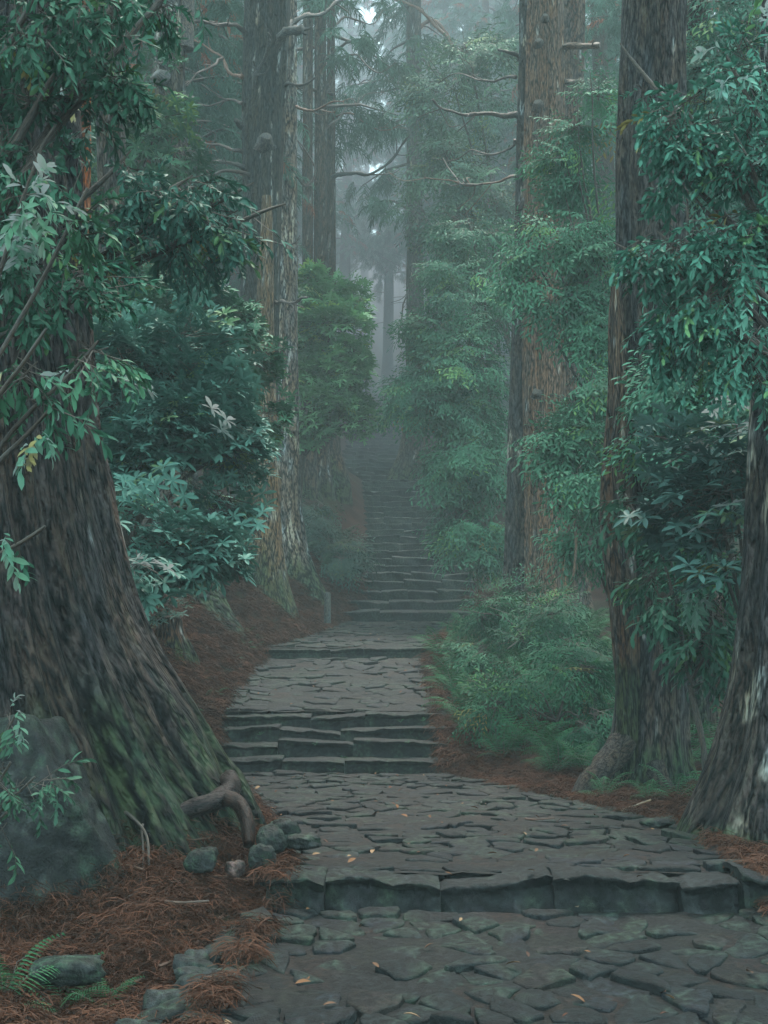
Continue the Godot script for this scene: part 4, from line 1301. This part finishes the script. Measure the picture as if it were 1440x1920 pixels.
	# right side
	shrub("evergreen_oak", "glossy evergreen oak spreading dark leaves over the upper right corner", "tree", G(3.4, 7.4), [
		[W(1400, 180, 7.4), Vector3(0.32, 0.24, 0.40), 118, 0.3], [W(1330, 270, 7.6), Vector3(0.36, 0.18, 0.40), 110, 0.4], [W(1410, 320, 7.4), Vector3(0.28, 0.24, 0.40), 110, 0.35], [W(1290, 330, 7.8), Vector3(0.24, 0.16, 0.35), 55, 0.45], [W(1350, 420, 7.7), Vector3(0.40, 0.20, 0.45), 155, 0.4], [W(1400, 520, 7.5), Vector3(0.36, 0.22, 0.40), 137, 0.4], [W(1290, 480, 7.9), Vector3(0.32, 0.16, 0.40), 81, 0.45], [W(1220, 500, 8.1), Vector3(0.22, 0.10, 0.30), 36, 0.5], [W(1350, 600, 7.8), Vector3(0.40, 0.20, 0.40), 137, 0.4], [W(1420, 660, 7.5), Vector3(0.24, 0.24, 0.35), 81, 0.4], [W(1230, 150, 8.2), Vector3(0.16, 0.05, 0.20), 10, 0.2]], "alternate", Color(0.032, 0.11, 0.06), Color(0.075, 0.21, 0.125), 0.76, 0.08, "", 150)
	shrub("evergreen_tree", "tall hazy tree with soft pale foliage behind the upper right leaves", "tree", G(5.6, 14.5), [
		[W(1390, 40, 14.0), Vector3(0.6, 0.6, 0.6), 170, 0.2], [W(1330, 150, 14.2), Vector3(0.55, 0.5, 0.6), 150, 0.2], [W(1420, 220, 14.0), Vector3(0.6, 0.6, 0.6), 170, 0.2], [W(1380, 350, 14.2), Vector3(0.6, 0.5, 0.6), 120, 0.2], [W(1330, 500, 14.4), Vector3(0.6, 0.6, 0.6), 120, 0.2], [W(1320, 640, 14.4), Vector3(0.6, 0.6, 0.6), 120, 0.2]], "fine", Color(0.05, 0.125, 0.075), Color(0.09, 0.21, 0.12), 1.15, 0.08)
	shrub("evergreen_shrub", "feathery bright green shrub between the reddish cedar and the furrowed cedar", "shrub", G(3.3, 17.0), [
		[W(1110, 200, 17.0), Vector3(0.4, 0.3, 0.5), 45, 0.3], [W(1090, 260, 17.0), Vector3(0.4, 0.25, 0.5), 52, 0.3], [W(1072, 420, 16.8), Vector3(0.55, 0.3, 0.5), 85, 0.35], [W(1024, 460, 16.6), Vector3(0.45, 0.22, 0.4), 58, 0.4], [W(1122, 500, 16.8), Vector3(0.45, 0.35, 0.5), 127, 0.35], [W(1074, 560, 16.6), Vector3(0.55, 0.3, 0.5), 51, 0.4], [W(1112, 640, 16.8), Vector3(0.45, 0.35, 0.5), 127, 0.35], [W(1090, 330, 17.0), Vector3(0.45, 0.3, 0.5), 82, 0.35], [W(1024, 520, 16.6), Vector3(0.35, 0.2, 0.4), 18, 0.4], [W(964, 540, 16.8), Vector3(0.3, 0.15, 0.4), 7, 0.4]], "fine", md, Color(0.075, 0.21, 0.10), 1.1, 0.05)
	shrub("evergreen_shrub", "soft green shrub spilling down in front of the reddish cedar's right side", "shrub", G(2.9, 16.0), [
		[W(1108, 730, 15.8), Vector3(0.35, 0.3, 0.4), 81, 0.4], [W(1098, 850, 15.6), Vector3(0.4, 0.35, 0.4), 126, 0.4], [W(1078, 910, 15.4), Vector3(0.4, 0.25, 0.4), 36, 0.4], [W(1138, 900, 15.6), Vector3(0.3, 0.35, 0.4), 81, 0.4], [W(1128, 1010, 15.6), Vector3(0.3, 0.35, 0.4), 72, 0.4], [W(1038, 940, 15.4), Vector3(0.25, 0.12, 0.3), 9, 0.4]], "fine", md, Color(0.07, 0.19, 0.09), 1.05, 0.04)
	shrub("evergreen_tree", "broad misty green tree leaning over the right side of the stairs", "tree", G(3.2, 27.5), [
		[W(855, 520, 27.0), Vector3(0.8, 0.5, 0.8), 187, 0.35], [W(885, 570, 26.6), Vector3(0.7, 0.5, 0.8), 132, 0.35], [W(843, 640, 26.6), Vector3(0.8, 0.5, 0.8), 221, 0.35], [W(883, 690, 26.2), Vector3(0.8, 0.5, 0.8), 168, 0.35], [W(803, 720, 26.4), Vector3(0.6, 0.4, 0.7), 153, 0.4], [W(883, 770, 26.2), Vector3(0.8, 0.5, 0.8), 221, 0.4], [W(853, 860, 26.2), Vector3(0.7, 0.5, 0.8), 195, 0.4], [W(893, 880, 26.0), Vector3(0.6, 0.6, 0.8), 120, 0.4], [W(873, 960, 26.2), Vector3(0.6, 0.5, 0.7), 161, 0.4], [W(883, 1040, 26.0), Vector3(0.45, 0.5, 0.6), 84, 0.4], [W(885, 440, 27.0), Vector3(0.7, 0.4, 0.7), 102, 0.35], [W(773, 770, 26.6), Vector3(0.3, 0.25, 0.4), 42, 0.4]], "fine", Color(0.032, 0.095, 0.05), Color(0.07, 0.19, 0.085), 1.35, 0.09)
	shrub("evergreen_tree", "pale foggy broadleaf tree high behind the right-hand branches over the stairs", "tree", G(4.0, 34.0), [
		[W(860, 200, 33.0), Vector3(1.0, 0.8, 1.0), 118, 0.3], [W(880, 120, 33.0), Vector3(1.0, 0.6, 1.0), 98, 0.3], [W(840, 300, 33.0), Vector3(1.0, 0.7, 1.0), 105, 0.3], [W(900, 380, 33.0), Vector3(0.8, 0.8, 1.0), 105, 0.3], [W(830, 430, 33.0), Vector3(0.8, 0.5, 1.0), 84, 0.3]], "fine", Color(0.05, 0.1, 0.06), Color(0.09, 0.16, 0.075), 1.9, 0.1)
	shrub("rhododendron", "rhododendron with whorls of long leaves left of the right-edge trunk", "shrub", G(2.9, 9.8), [
		[W(1310, 860, 9.6), Vector3(0.22, 0.16, 0.25), 26, 0.1], [W(1380, 830, 9.4), Vector3(0.2, 0.16, 0.25), 26, 0.1], [W(1290, 930, 9.6), Vector3(0.25, 0.2, 0.3), 36, 0.15], [W(1370, 940, 9.4), Vector3(0.25, 0.2, 0.3), 36, 0.15], [W(1390, 1020, 9.4), Vector3(0.2, 0.2, 0.3), 30, 0.2]], "whorl", Color(0.04, 0.085, 0.06), Color(0.07, 0.15, 0.105), 1.15, 0.035, "", 200, -0.5)
	shrub("evergreen_shrub", "tangled dark green shrub draped over the furrowed cedar's right flank", "shrub", G(2.9, 10.8), [
		[W(1315, 730, 11.2), Vector3(0.42, 0.27, 0.35), 136, 0.4], [W(1335, 720, 11.0), Vector3(0.42, 0.34, 0.45), 176, 0.4], [W(1405, 770, 10.6), Vector3(0.30, 0.34, 0.40), 120, 0.4], [W(1285, 820, 11.3), Vector3(0.30, 0.21, 0.30), 80, 0.4], [W(1325, 830, 11.0), Vector3(0.38, 0.26, 0.40), 112, 0.4], [W(1355, 640, 11.3), Vector3(0.34, 0.21, 0.35), 88, 0.4], [W(1385, 1100, 10.6), Vector3(0.26, 0.26, 0.35), 72, 0.4], [W(1355, 1010, 10.8), Vector3(0.30, 0.26, 0.35), 80, 0.4]], "fine", Color(0.03, 0.10, 0.05), Color(0.075, 0.21, 0.11), 1.0, 0.045)
	shrub("evergreen_shrub", "leafy shrub hanging in front of the furrowed cedar's lower trunk", "shrub", G(2.5, 10.2), [
		[W(1250, 1090, 10.3), Vector3(0.3, 0.2, 0.25), 60, 0.5], [W(1320, 1130, 10.3), Vector3(0.35, 0.25, 0.3), 90, 0.5], [W(1230, 1000, 10.8), Vector3(0.2, 0.16, 0.2), 26, 0.5], [W(1190, 960, 11.2), Vector3(0.22, 0.12, 0.2), 24, 0.5], [W(1340, 1220, 10.2), Vector3(0.3, 0.25, 0.3), 70, 0.4]], "alternate", dk, md, 1.0, 0.03, "", 80)
	shrub("evergreen_shrub", "low feathery shrub among the ferns in front of the reddish cedar", "shrub", G(2.2, 19.0), [
		[W(900, 1145, 19.5), Vector3(0.4, 0.25, 0.5), 64, 0.2], [W(990, 1135, 20.0), Vector3(0.5, 0.3, 0.5), 80, 0.2], [W(960, 1215, 18.5), Vector3(0.6, 0.28, 0.5), 96, 0.2], [W(1060, 1195, 18.0), Vector3(0.5, 0.35, 0.5), 96, 0.2]], "fine", Color(0.018, 0.06, 0.028), Color(0.036, 0.12, 0.05), 0.95, 0.03)
	shrub("evergreen_shrub", "low feathery shrub among the ferns left of the furrowed cedar's foot", "shrub", G(2.0, 14.6), [
		[W(1000, 1285, 14.8), Vector3(0.45, 0.22, 0.4), 90, 0.2], [W(1090, 1255, 14.6), Vector3(0.4, 0.28, 0.4), 90, 0.2], [W(930, 1325, 14.6), Vector3(0.3, 0.16, 0.3), 50, 0.2], [W(1080, 1345, 14.0), Vector3(0.3, 0.2, 0.3), 50, 0.2]], "fine", Color(0.018, 0.06, 0.028), Color(0.036, 0.12, 0.05), 0.85, 0.03)
	shrub("seedling", "small leafy seedling sprouting in front of the lichened boulder at lower left", "plant", G(-2.0, 6.1), [
		[W(8, 1440, 6.0), Vector3(0.12, 0.1, 0.12), 9, 0.3], [W(48, 1470, 6.0), Vector3(0.16, 0.12, 0.14), 14, 0.3], [W(8, 1530, 5.9), Vector3(0.14, 0.1, 0.12), 11, 0.4], [W(8, 1360, 5.9), Vector3(0.08, 0.1, 0.1), 6, 0.3]], "alternate", Color(0.03, 0.075, 0.04), Color(0.05, 0.12, 0.055), 0.58, 0.012, "", 60, -0.8)
	shrub("seedling", "dark tuft of leaves growing on top of the old stump at left", "plant", W(316, 1160, 17.0), [[W(318, 1140, 16.9), Vector3(0.18, 0.14, 0.16), 26, 0.1]], "whorl", Color(0.025, 0.05, 0.032), Color(0.04, 0.08, 0.045), 0.8, 0.015, "", 0, -0.9)

func fern(at: Vector3, size: float, n: int, col: Color, label: String, group: String) -> void:
	var t := thing("fern", label, "fern", at, group)
	var off := rng.randf() * TAU
	for k in n:
		var yaw := off + TAU * k / n + rng.randf_range(-0.3, 0.3)
		var b := Basis.from_euler(Vector3(rng.randf_range(-0.1, 0.85), yaw, rng.randf_range(-0.25, 0.25))).scaled(Vector3.ONE * size * rng.randf_range(0.75, 1.2))
		var o := place(t, "frond", FROND[rng.randi() % 3], Transform3D(b, at + Vector3(0, 0.02, 0)))
		o.set_surface_override_material(0, tinted_soft(col * rng.randf_range(0.8, 1.25)))

func tinted_soft(c: Color) -> Material:
	var key := "s%d_%d_%d" % [int(c.r * 60), int(c.g * 60), int(c.b * 60)]
	if not tints.has(key):
		var m: StandardMaterial3D = M.soft.duplicate()
		m.albedo_color = c.linear_to_srgb()
		tints[key] = m
	return tints[key]

func build_ferns() -> void:
	var green := Color(0.03, 0.10, 0.042)
	# bed on the right between the path and the two cedars
	for k in 150:
		var d := rng.randf_range(13.2, 24.0)
		var u := 0.1 + pow(rng.randf(), 0.9) * 2.6
		if d < 15.0: u += (15.0 - d) * 0.35
		var x := xr(d) + u
		var at := "level with the four mossy steps"
		if d > 22.0: at = "by the upper landing"
		elif d > 20.3: at = "level with the low single step"
		elif d > 18.2: at = "halfway up the sloping cobbles"
		elif d > 16.0: at = "just above the four mossy steps"
		elif d < 14.2: at = "just below the four mossy steps"
		var row := "at the path's right edge" if u < 0.8 else ("in the mid bed" if u < 1.6 else "at the back of the bed")
		var size := rng.randf_range(0.36, 0.6)
		fern(G(x, d), size, 9, green * rng.randf_range(0.45, 1.2), "%s arching fern %s, %s" % ["tall" if size > 0.52 else ("broad" if size > 0.44 else "small"), row, at], "ferns in the bed right of the path")
	var few := [[2.75, 10.4, 0.42, "small fern at the foot of the right-edge trunk"], [2.5, 11.2, 0.4, "fern rooted right of the furrowed cedar's foot"], [2.95, 11.4, 0.45, "fern behind the lichened right-edge foot"], [3.0, 10.0, 0.42, "fern tucked against the lichened right-edge trunk"], [1.9, 11.3, 0.3, "little fern on needles by the furrowed cedar's root"], [2.2, 10.9, 0.28, "little fern beside the pale broken stick"],
		[-1.35, 5.6, 0.28, "fern beside the low mossy stone at bottom left"], [-1.55, 5.45, 0.3, "fern at the bottom left corner below the mossy stone"], [-1.2, 5.75, 0.2, "small fern right of the low mossy stone"]]
	for f in few:
		fern(G(f[0], f[1]), f[2], 7, green * 0.85, f[3], "")
	for k in 9:
		var d := rng.randf_range(28.0, 36.0)
		fern(G(xl(d) - rng.randf_range(0.3, 1.5), d), rng.randf_range(0.5, 0.9), 8, Color(0.05, 0.1, 0.06), "hazy fern on the needle-covered bank left of the long stairs", "ferns on the left bank")
	for k in 14:
		var d := rng.randf_range(14.0, 22.0)
		fern(G(xl(d) - rng.randf_range(0.02, 0.3), d), rng.randf_range(0.1, 0.2), 6, green, "tiny fern sprouting along the left edge of the cobbles", "tiny ferns along the path's left edge")
	for k in 12:
		var d := rng.randf_range(14.3, 15.9)
		fern(Vector3(rng.randf_range(-1.7, 0.6), hp(d) + 0.02, -14.18 - 0.45 * (k % 4)) + Vector3(0, -0.09, 0.03), 0.06, 5, green, "tiny green sprout in a joint of the four mossy steps", "sprouts in the step joints")

func build_rocks() -> void:
	var stone := Color(0.032, 0.035, 0.033)
	var moss := Color(0.035, 0.06, 0.038)
	# leaning boulder
	var pl := [[Vector3(0.9, 0.46, 0.1), 0.68], [Vector3(-1, 0, 0), 1.0], [Vector3(-0.25, 1, -0.1), 0.96], [Vector3(0.25, 0.5, 0.8), 0.86], [Vector3(0, -1, 0), 1.0], [Vector3(0.1, 0.25, 1), 0.8], [Vector3(0, 0, -1), 1.0], [Vector3(0.6, 0.75, 0.2), 1.02], [Vector3(0.7, 0, 0.7), 0.85]]
	var o := place(self, "boulder", rock_mesh(Vector3(0.54, 0.46, 0.44), pl, 0.05, 3, stone * 0.7, Color(0.034, 0.054, 0.036), 0.42, 150, 30.0), Transform3D(Basis(), W(30, 1515, 6.95)))
	tag(o, "large leaning grey-green lichened boulder at left below the giant cedar", "rock")
	var list := [[W(375, 1612, 7.0), Vector3(0.085, 0.065, 0.08), 0.6, "small mossy stone on the needles below the hollow root"], [W(505, 1572, 7.35), Vector3(0.085, 0.08, 0.09), 0.5, "upright kerb stone at the left end of the near step"], [W(492, 1606, 7.1), Vector3(0.06, 0.075, 0.08), 0.5, "rounded stone wedged just below the upright kerb stone"], [W(530, 1556, 7.6), Vector3(0.11, 0.07, 0.1), 0.4, "flat-topped stone on the landing's left edge behind the kerb stone"], [W(120, 1818, 5.7), Vector3(0.16, 0.06, 0.12), 0.6, "low mossy stone among ferns at bottom left"], [W(440, 1628, 7.0), Vector3(0.05, 0.045, 0.05), 0.1, "small reddish stone between the mossy stone and the step"], [W(1240, 1545, 9.4), Vector3(0.22, 0.06, 0.12), 0.3, "flat pale stone slab on the path's right edge by the lichened trunk"], [W(1110, 1520, 10.6), Vector3(0.16, 0.05, 0.1), 0.3, "flat stone edging the path below the furrowed cedar's root"], [W(555, 1575, 7.55), Vector3(0.14, 0.045, 0.12), 0.3, "flat slab lifted at the landing's left edge"]]
	for k in list.size():
		var q: Array = list[k]
		var cl := stone if q[2] > 0.15 else Color(0.13, 0.075, 0.065)
		o = place(self, numbered("stone"), rock_mesh(q[1], box_planes(200 + k, 9), 0.16, 20 + k, cl, moss, q[2], 36), Transform3D(Basis.from_euler(Vector3(0, k * 0.7, 0)), q[0]))
		tag(o, q[3], "stone")
	# rocks along the left edge of the lower path
	var rg := RandomNumberGenerator.new()
	rg.seed = 77
	# hollow root in front of the giant cedar
	var t := thing("exposed_root", "glossy hollow arched root lying on needles below the giant cedar", "root", W(400, 1550, 7.6))
	var rc := Color(0.02, 0.012, 0.013)
	part(t, "root_arch", limb(PackedVector3Array([W(312, 1575, 7.4), W(330, 1528, 7.45), W(352, 1512, 7.5), W(388, 1504, 7.55), W(425, 1488, 7.75), W(430, 1462, 8.2)]), 0.04, 0.065, 16, rc, M.wet_wood, 9, 0.06))
	part(t, "root_arch", limb(PackedVector3Array([W(420, 1494, 7.62), W(450, 1512, 7.55), W(466, 1545, 7.45), W(472, 1590, 7.35)]), 0.05, 0.035, 14, Color(0.03, 0.014, 0.011), M.wet_wood, 8, 0.03))
	for b in [[[W(225, 1510, 7.3), W(262, 1540, 7.15), W(280, 1570, 7.05), W(282, 1620, 6.95)], 0.012], [[W(268, 1545, 7.15), W(272, 1590, 7.05), W(270, 1625, 6.95)], 0.008]]:
		t = thing("root", ["thin wiry root hanging down the needle bank beside the boulder", "shorter wiry root next to the thin hanging root", "thick splintered root close to the boulder's right side"][used.get("root", 0)], "root", b[0][-1])
		part(t, "root_strand", limb(PackedVector3Array(b[0]), b[1], b[1] * 0.5, 8, Color(0.09, 0.065, 0.052), M.wood, 6, 0.02))
	# stump
	t = thing("stump", "short reddish rotten stump on the left bank beyond the giant cedar", "stump", W(318, 1215, 17.0))
	part(t, "trunk", trunk_mesh(17.0, [[1160, 296, 336], [1190, 292, 342], [1210, 285, 350], [1225, 275, 362]], 60, 0.03, {"base": Color(0.14, 0.075, 0.05), "moss_h": 0.2, "lichen": 0.05, "red": 0.6, "flute": 0.2}, 31))
	part(t, "top", rock_mesh(Vector3(0.15, 0.05, 0.15), box_planes(9), 0.2, 9, Color(0.09, 0.055, 0.04), moss, 0.2, 24)).position = W(316, 1162, 17.0) - t.position
	# marker post
	t = thing("marker_post", "short grey weathered post standing at the pale cedar's foot", "post", W(614, 1142, 24.0))
	var mb := MB.new()
	var b0 := W(614, 1148, 24.0)
	tube(mb, PackedVector3Array([b0 - Vector3(0, 0.2, 0), b0 + Vector3(0, 0.34, 0), b0 + Vector3(0, 0.37, 0)]), PackedFloat32Array([0.065, 0.06, 0.045]), 8, Color(0.07, 0.072, 0.07))
	mb.normals()
	mb.finish()
	part(t, "post_body", mb.mesh(M.wood))
	# sticks
	for s in [[W(1165, 1520, 10.3), W(1190, 1510, 10.35), W(1220, 1500, 10.4), 0.013, Color(0.4, 0.3, 0.22), "pale broken stick lying on needles below the furrowed cedar"], [W(1105, 1556, 9.3), W(1122, 1557, 9.28), W(1140, 1556, 9.27), 0.006, Color(0.3, 0.25, 0.16), "thin straw-coloured twig on the landing's right side"], [W(1275, 1595, 8.25), W(1300, 1596, 8.2), W(1330, 1597, 8.2), 0.006, Color(0.32, 0.25, 0.15), "straw-coloured twig on the landing near the right step end"], [W(985, 1535, 9.8), W(1010, 1536, 9.75), W(1040, 1534, 9.75), 0.008, Color(0.13, 0.06, 0.04), "reddish twig lying across the middle of the landing"], [W(310, 1690, 6.55), W(350, 1691, 6.5), W(392, 1689, 6.5), 0.008, Color(0.12, 0.07, 0.05), "dark twig on the needles left of the near step"], [W(1077, 970, 15.2), W(1080, 1020, 15.1), W(1075, 1080, 15.1), 0.02, Color(0.22, 0.15, 0.11), "bare upright broken branch between the reddish and furrowed cedars"]]:
		o = place(self, numbered("stick"), limb(PackedVector3Array([s[0] - s[1], Vector3.ZERO, s[2] - s[1]]), s[3], s[3] * 0.7, 7, s[4], M.wood, 5, 0.01), Transform3D(Basis(), s[1]))
		tag(o, s[5], "stick")

func mist(at: Vector3, size: Vector3, density: float, col: Color, label: String) -> void:
	var f := FogVolume.new()
	f.name = numbered("mist_bank")
	f.shape = RenderingServer.FOG_VOLUME_SHAPE_ELLIPSOID
	f.size = size
	var m := FogMaterial.new()
	m.density = density
	m.albedo = col
	f.material = m
	add_child(f, true)
	f.position = at
	tag(f, label, "mist", "", "stuff")

func build_litter() -> void:
	# brown cedar needles: small curved strands
	var mb := MB.new()
	var rg := RandomNumberGenerator.new()
	rg.seed = 8
	for q in 16:
		var yaw := rg.randf() * TAU
		var dirn := Vector3(cos(yaw), 0, sin(yaw))
		var side := Vector3(-dirn.z, 0, dirn.x)
		var p := Vector3(rg.randf_range(-0.06, 0.06), rg.randf_range(0.0, 0.025), rg.randf_range(-0.06, 0.06))
		var a := mb.v.size()
		var col := Color.WHITE * rg.randf_range(0.5, 1.3)
		var ln := rg.randf_range(0.04, 0.11)
		for k in 4:
			var u := k / 3.0
			var c := p + dirn * ln * (u - 0.5) + side * 0.03 * u * u + Vector3(0, 0.022 * sin(u * PI), 0)
			mb.add(c - side * 0.001 - Vector3(0, 0.0006, 0), col)
			mb.add(c + side * 0.001 + Vector3(0, 0.001, 0), col)
		mb.grid(a, 4, 2)
	mb.normals()
	mb.finish()
	var tuft := mb.mesh(M.plain)
	var trs := []
	var cols := []
	for k in 46000:
		var d := 5.0 + pow(rng.randf(), 1.7) * 25.0
		var left := rng.randf() < 0.66
		var u := pow(rng.randf(), 1.2) * 2.4
		var x := xl(d) - u + 0.05 if left else xr(d) + u - 0.05
		if nz.get_noise_2d(x * 120.0, d * 120.0) < -0.5: continue
		var y := ground(x, d) + 0.004
		if x > xl(d) and x < xr(d): y = hp(d) + 0.012
		trs.append(Transform3D(Basis.from_euler(Vector3(rng.randf_range(-0.3, 0.3), rng.randf() * TAU, rng.randf_range(-0.3, 0.3))).scaled(Vector3.ONE * rng.randf_range(0.7, 1.6) * (1.0 if d < 14.0 else 1.5)), Vector3(x, y, -d)))
		cols.append(Color(0.078, 0.031, 0.018) * rng.randf_range(0.3, 1.35))
	var o := copies(self, "needle_litter", tuft, trs, cols)
	tag(o, "brown fallen cedar needles strewn over the ground beside the path", "needles", "", "stuff")
	# fallen twigs
	var tm := MB.new()
	tube(tm, PackedVector3Array([Vector3(-0.5, 0, 0), Vector3(-0.2, 0.03, 0.03), Vector3(0.15, 0.0, -0.02), Vector3(0.5, 0.02, 0.03)]), PackedFloat32Array([0.018, 0.016, 0.013, 0.006]), 5, Color.WHITE, 0.3)
	tube(tm, PackedVector3Array([Vector3(0.1, 0, 0), Vector3(0.25, 0.03, 0.15), Vector3(0.4, 0.02, 0.22)]), PackedFloat32Array([0.01, 0.008, 0.004]), 4, Color.WHITE)
	tm.normals()
	tm.finish()
	var twm := tm.mesh(M.plain)
	trs = []
	cols = []
	for k in 700:
		var d := 5.0 + pow(rng.randf(), 1.3) * 16.0
		var x := xl(d) - rng.randf() * 2.2 if k % 3 else xr(d) + rng.randf() * 1.8
		trs.append(Transform3D(Basis.from_euler(Vector3(0, rng.randf() * TAU, rng.randf_range(-0.15, 0.15))).scaled(Vector3.ONE * rng.randf_range(0.1, 0.42)), Vector3(x, ground(x, d) + 0.02, -d)))
		cols.append(Color(0.06, 0.035, 0.026) * rng.randf_range(0.5, 2.0))
	o = copies(self, "twig_litter", twm, trs, cols)
	tag(o, "dark broken twigs lying among the needles beside the path", "twigs", "", "stuff")
	# fallen leaves
	var lf := leaf_mesh(0.24, 0.25, M.plain)
	trs = []
	cols = []
	for k in 2600:
		var d := 5.0 + pow(rng.randf(), 1.3) * 22.0
		var r := rng.randf()
		var x := 0.0
		var y := 0.0
		if r < 0.5:
			x = xl(d) - rng.randf() * 1.6
			y = ground(x, d) + 0.015
		elif r < 0.9:
			x = xr(d) + rng.randf() * 1.6
			y = ground(x, d) + 0.015
		else:
			if (d > 14.0 and d < 16.0): continue
			x = rng.randf_range(xl(d), xr(d))
			y = hp(d) + 0.03
		trs.append(Transform3D(Basis.from_euler(Vector3(rng.randf_range(-0.3, 0.3), rng.randf() * TAU, rng.randf_range(-0.5, 0.5))).scaled(Vector3.ONE * rng.randf_range(0.025, 0.07)), Vector3(x, y, -d)))
		cols.append([Color(0.13, 0.06, 0.03), Color(0.2, 0.12, 0.07), Color(0.08, 0.032, 0.02), Color(0.1, 0.05, 0.03), Color(0.06, 0.03, 0.022)][k % 5])
	o = copies(self, "leaf_litter", lf, trs, cols)
	tag(o, "small tan and rust fallen leaves scattered over needles and cobbles", "fallen leaves", "", "stuff")
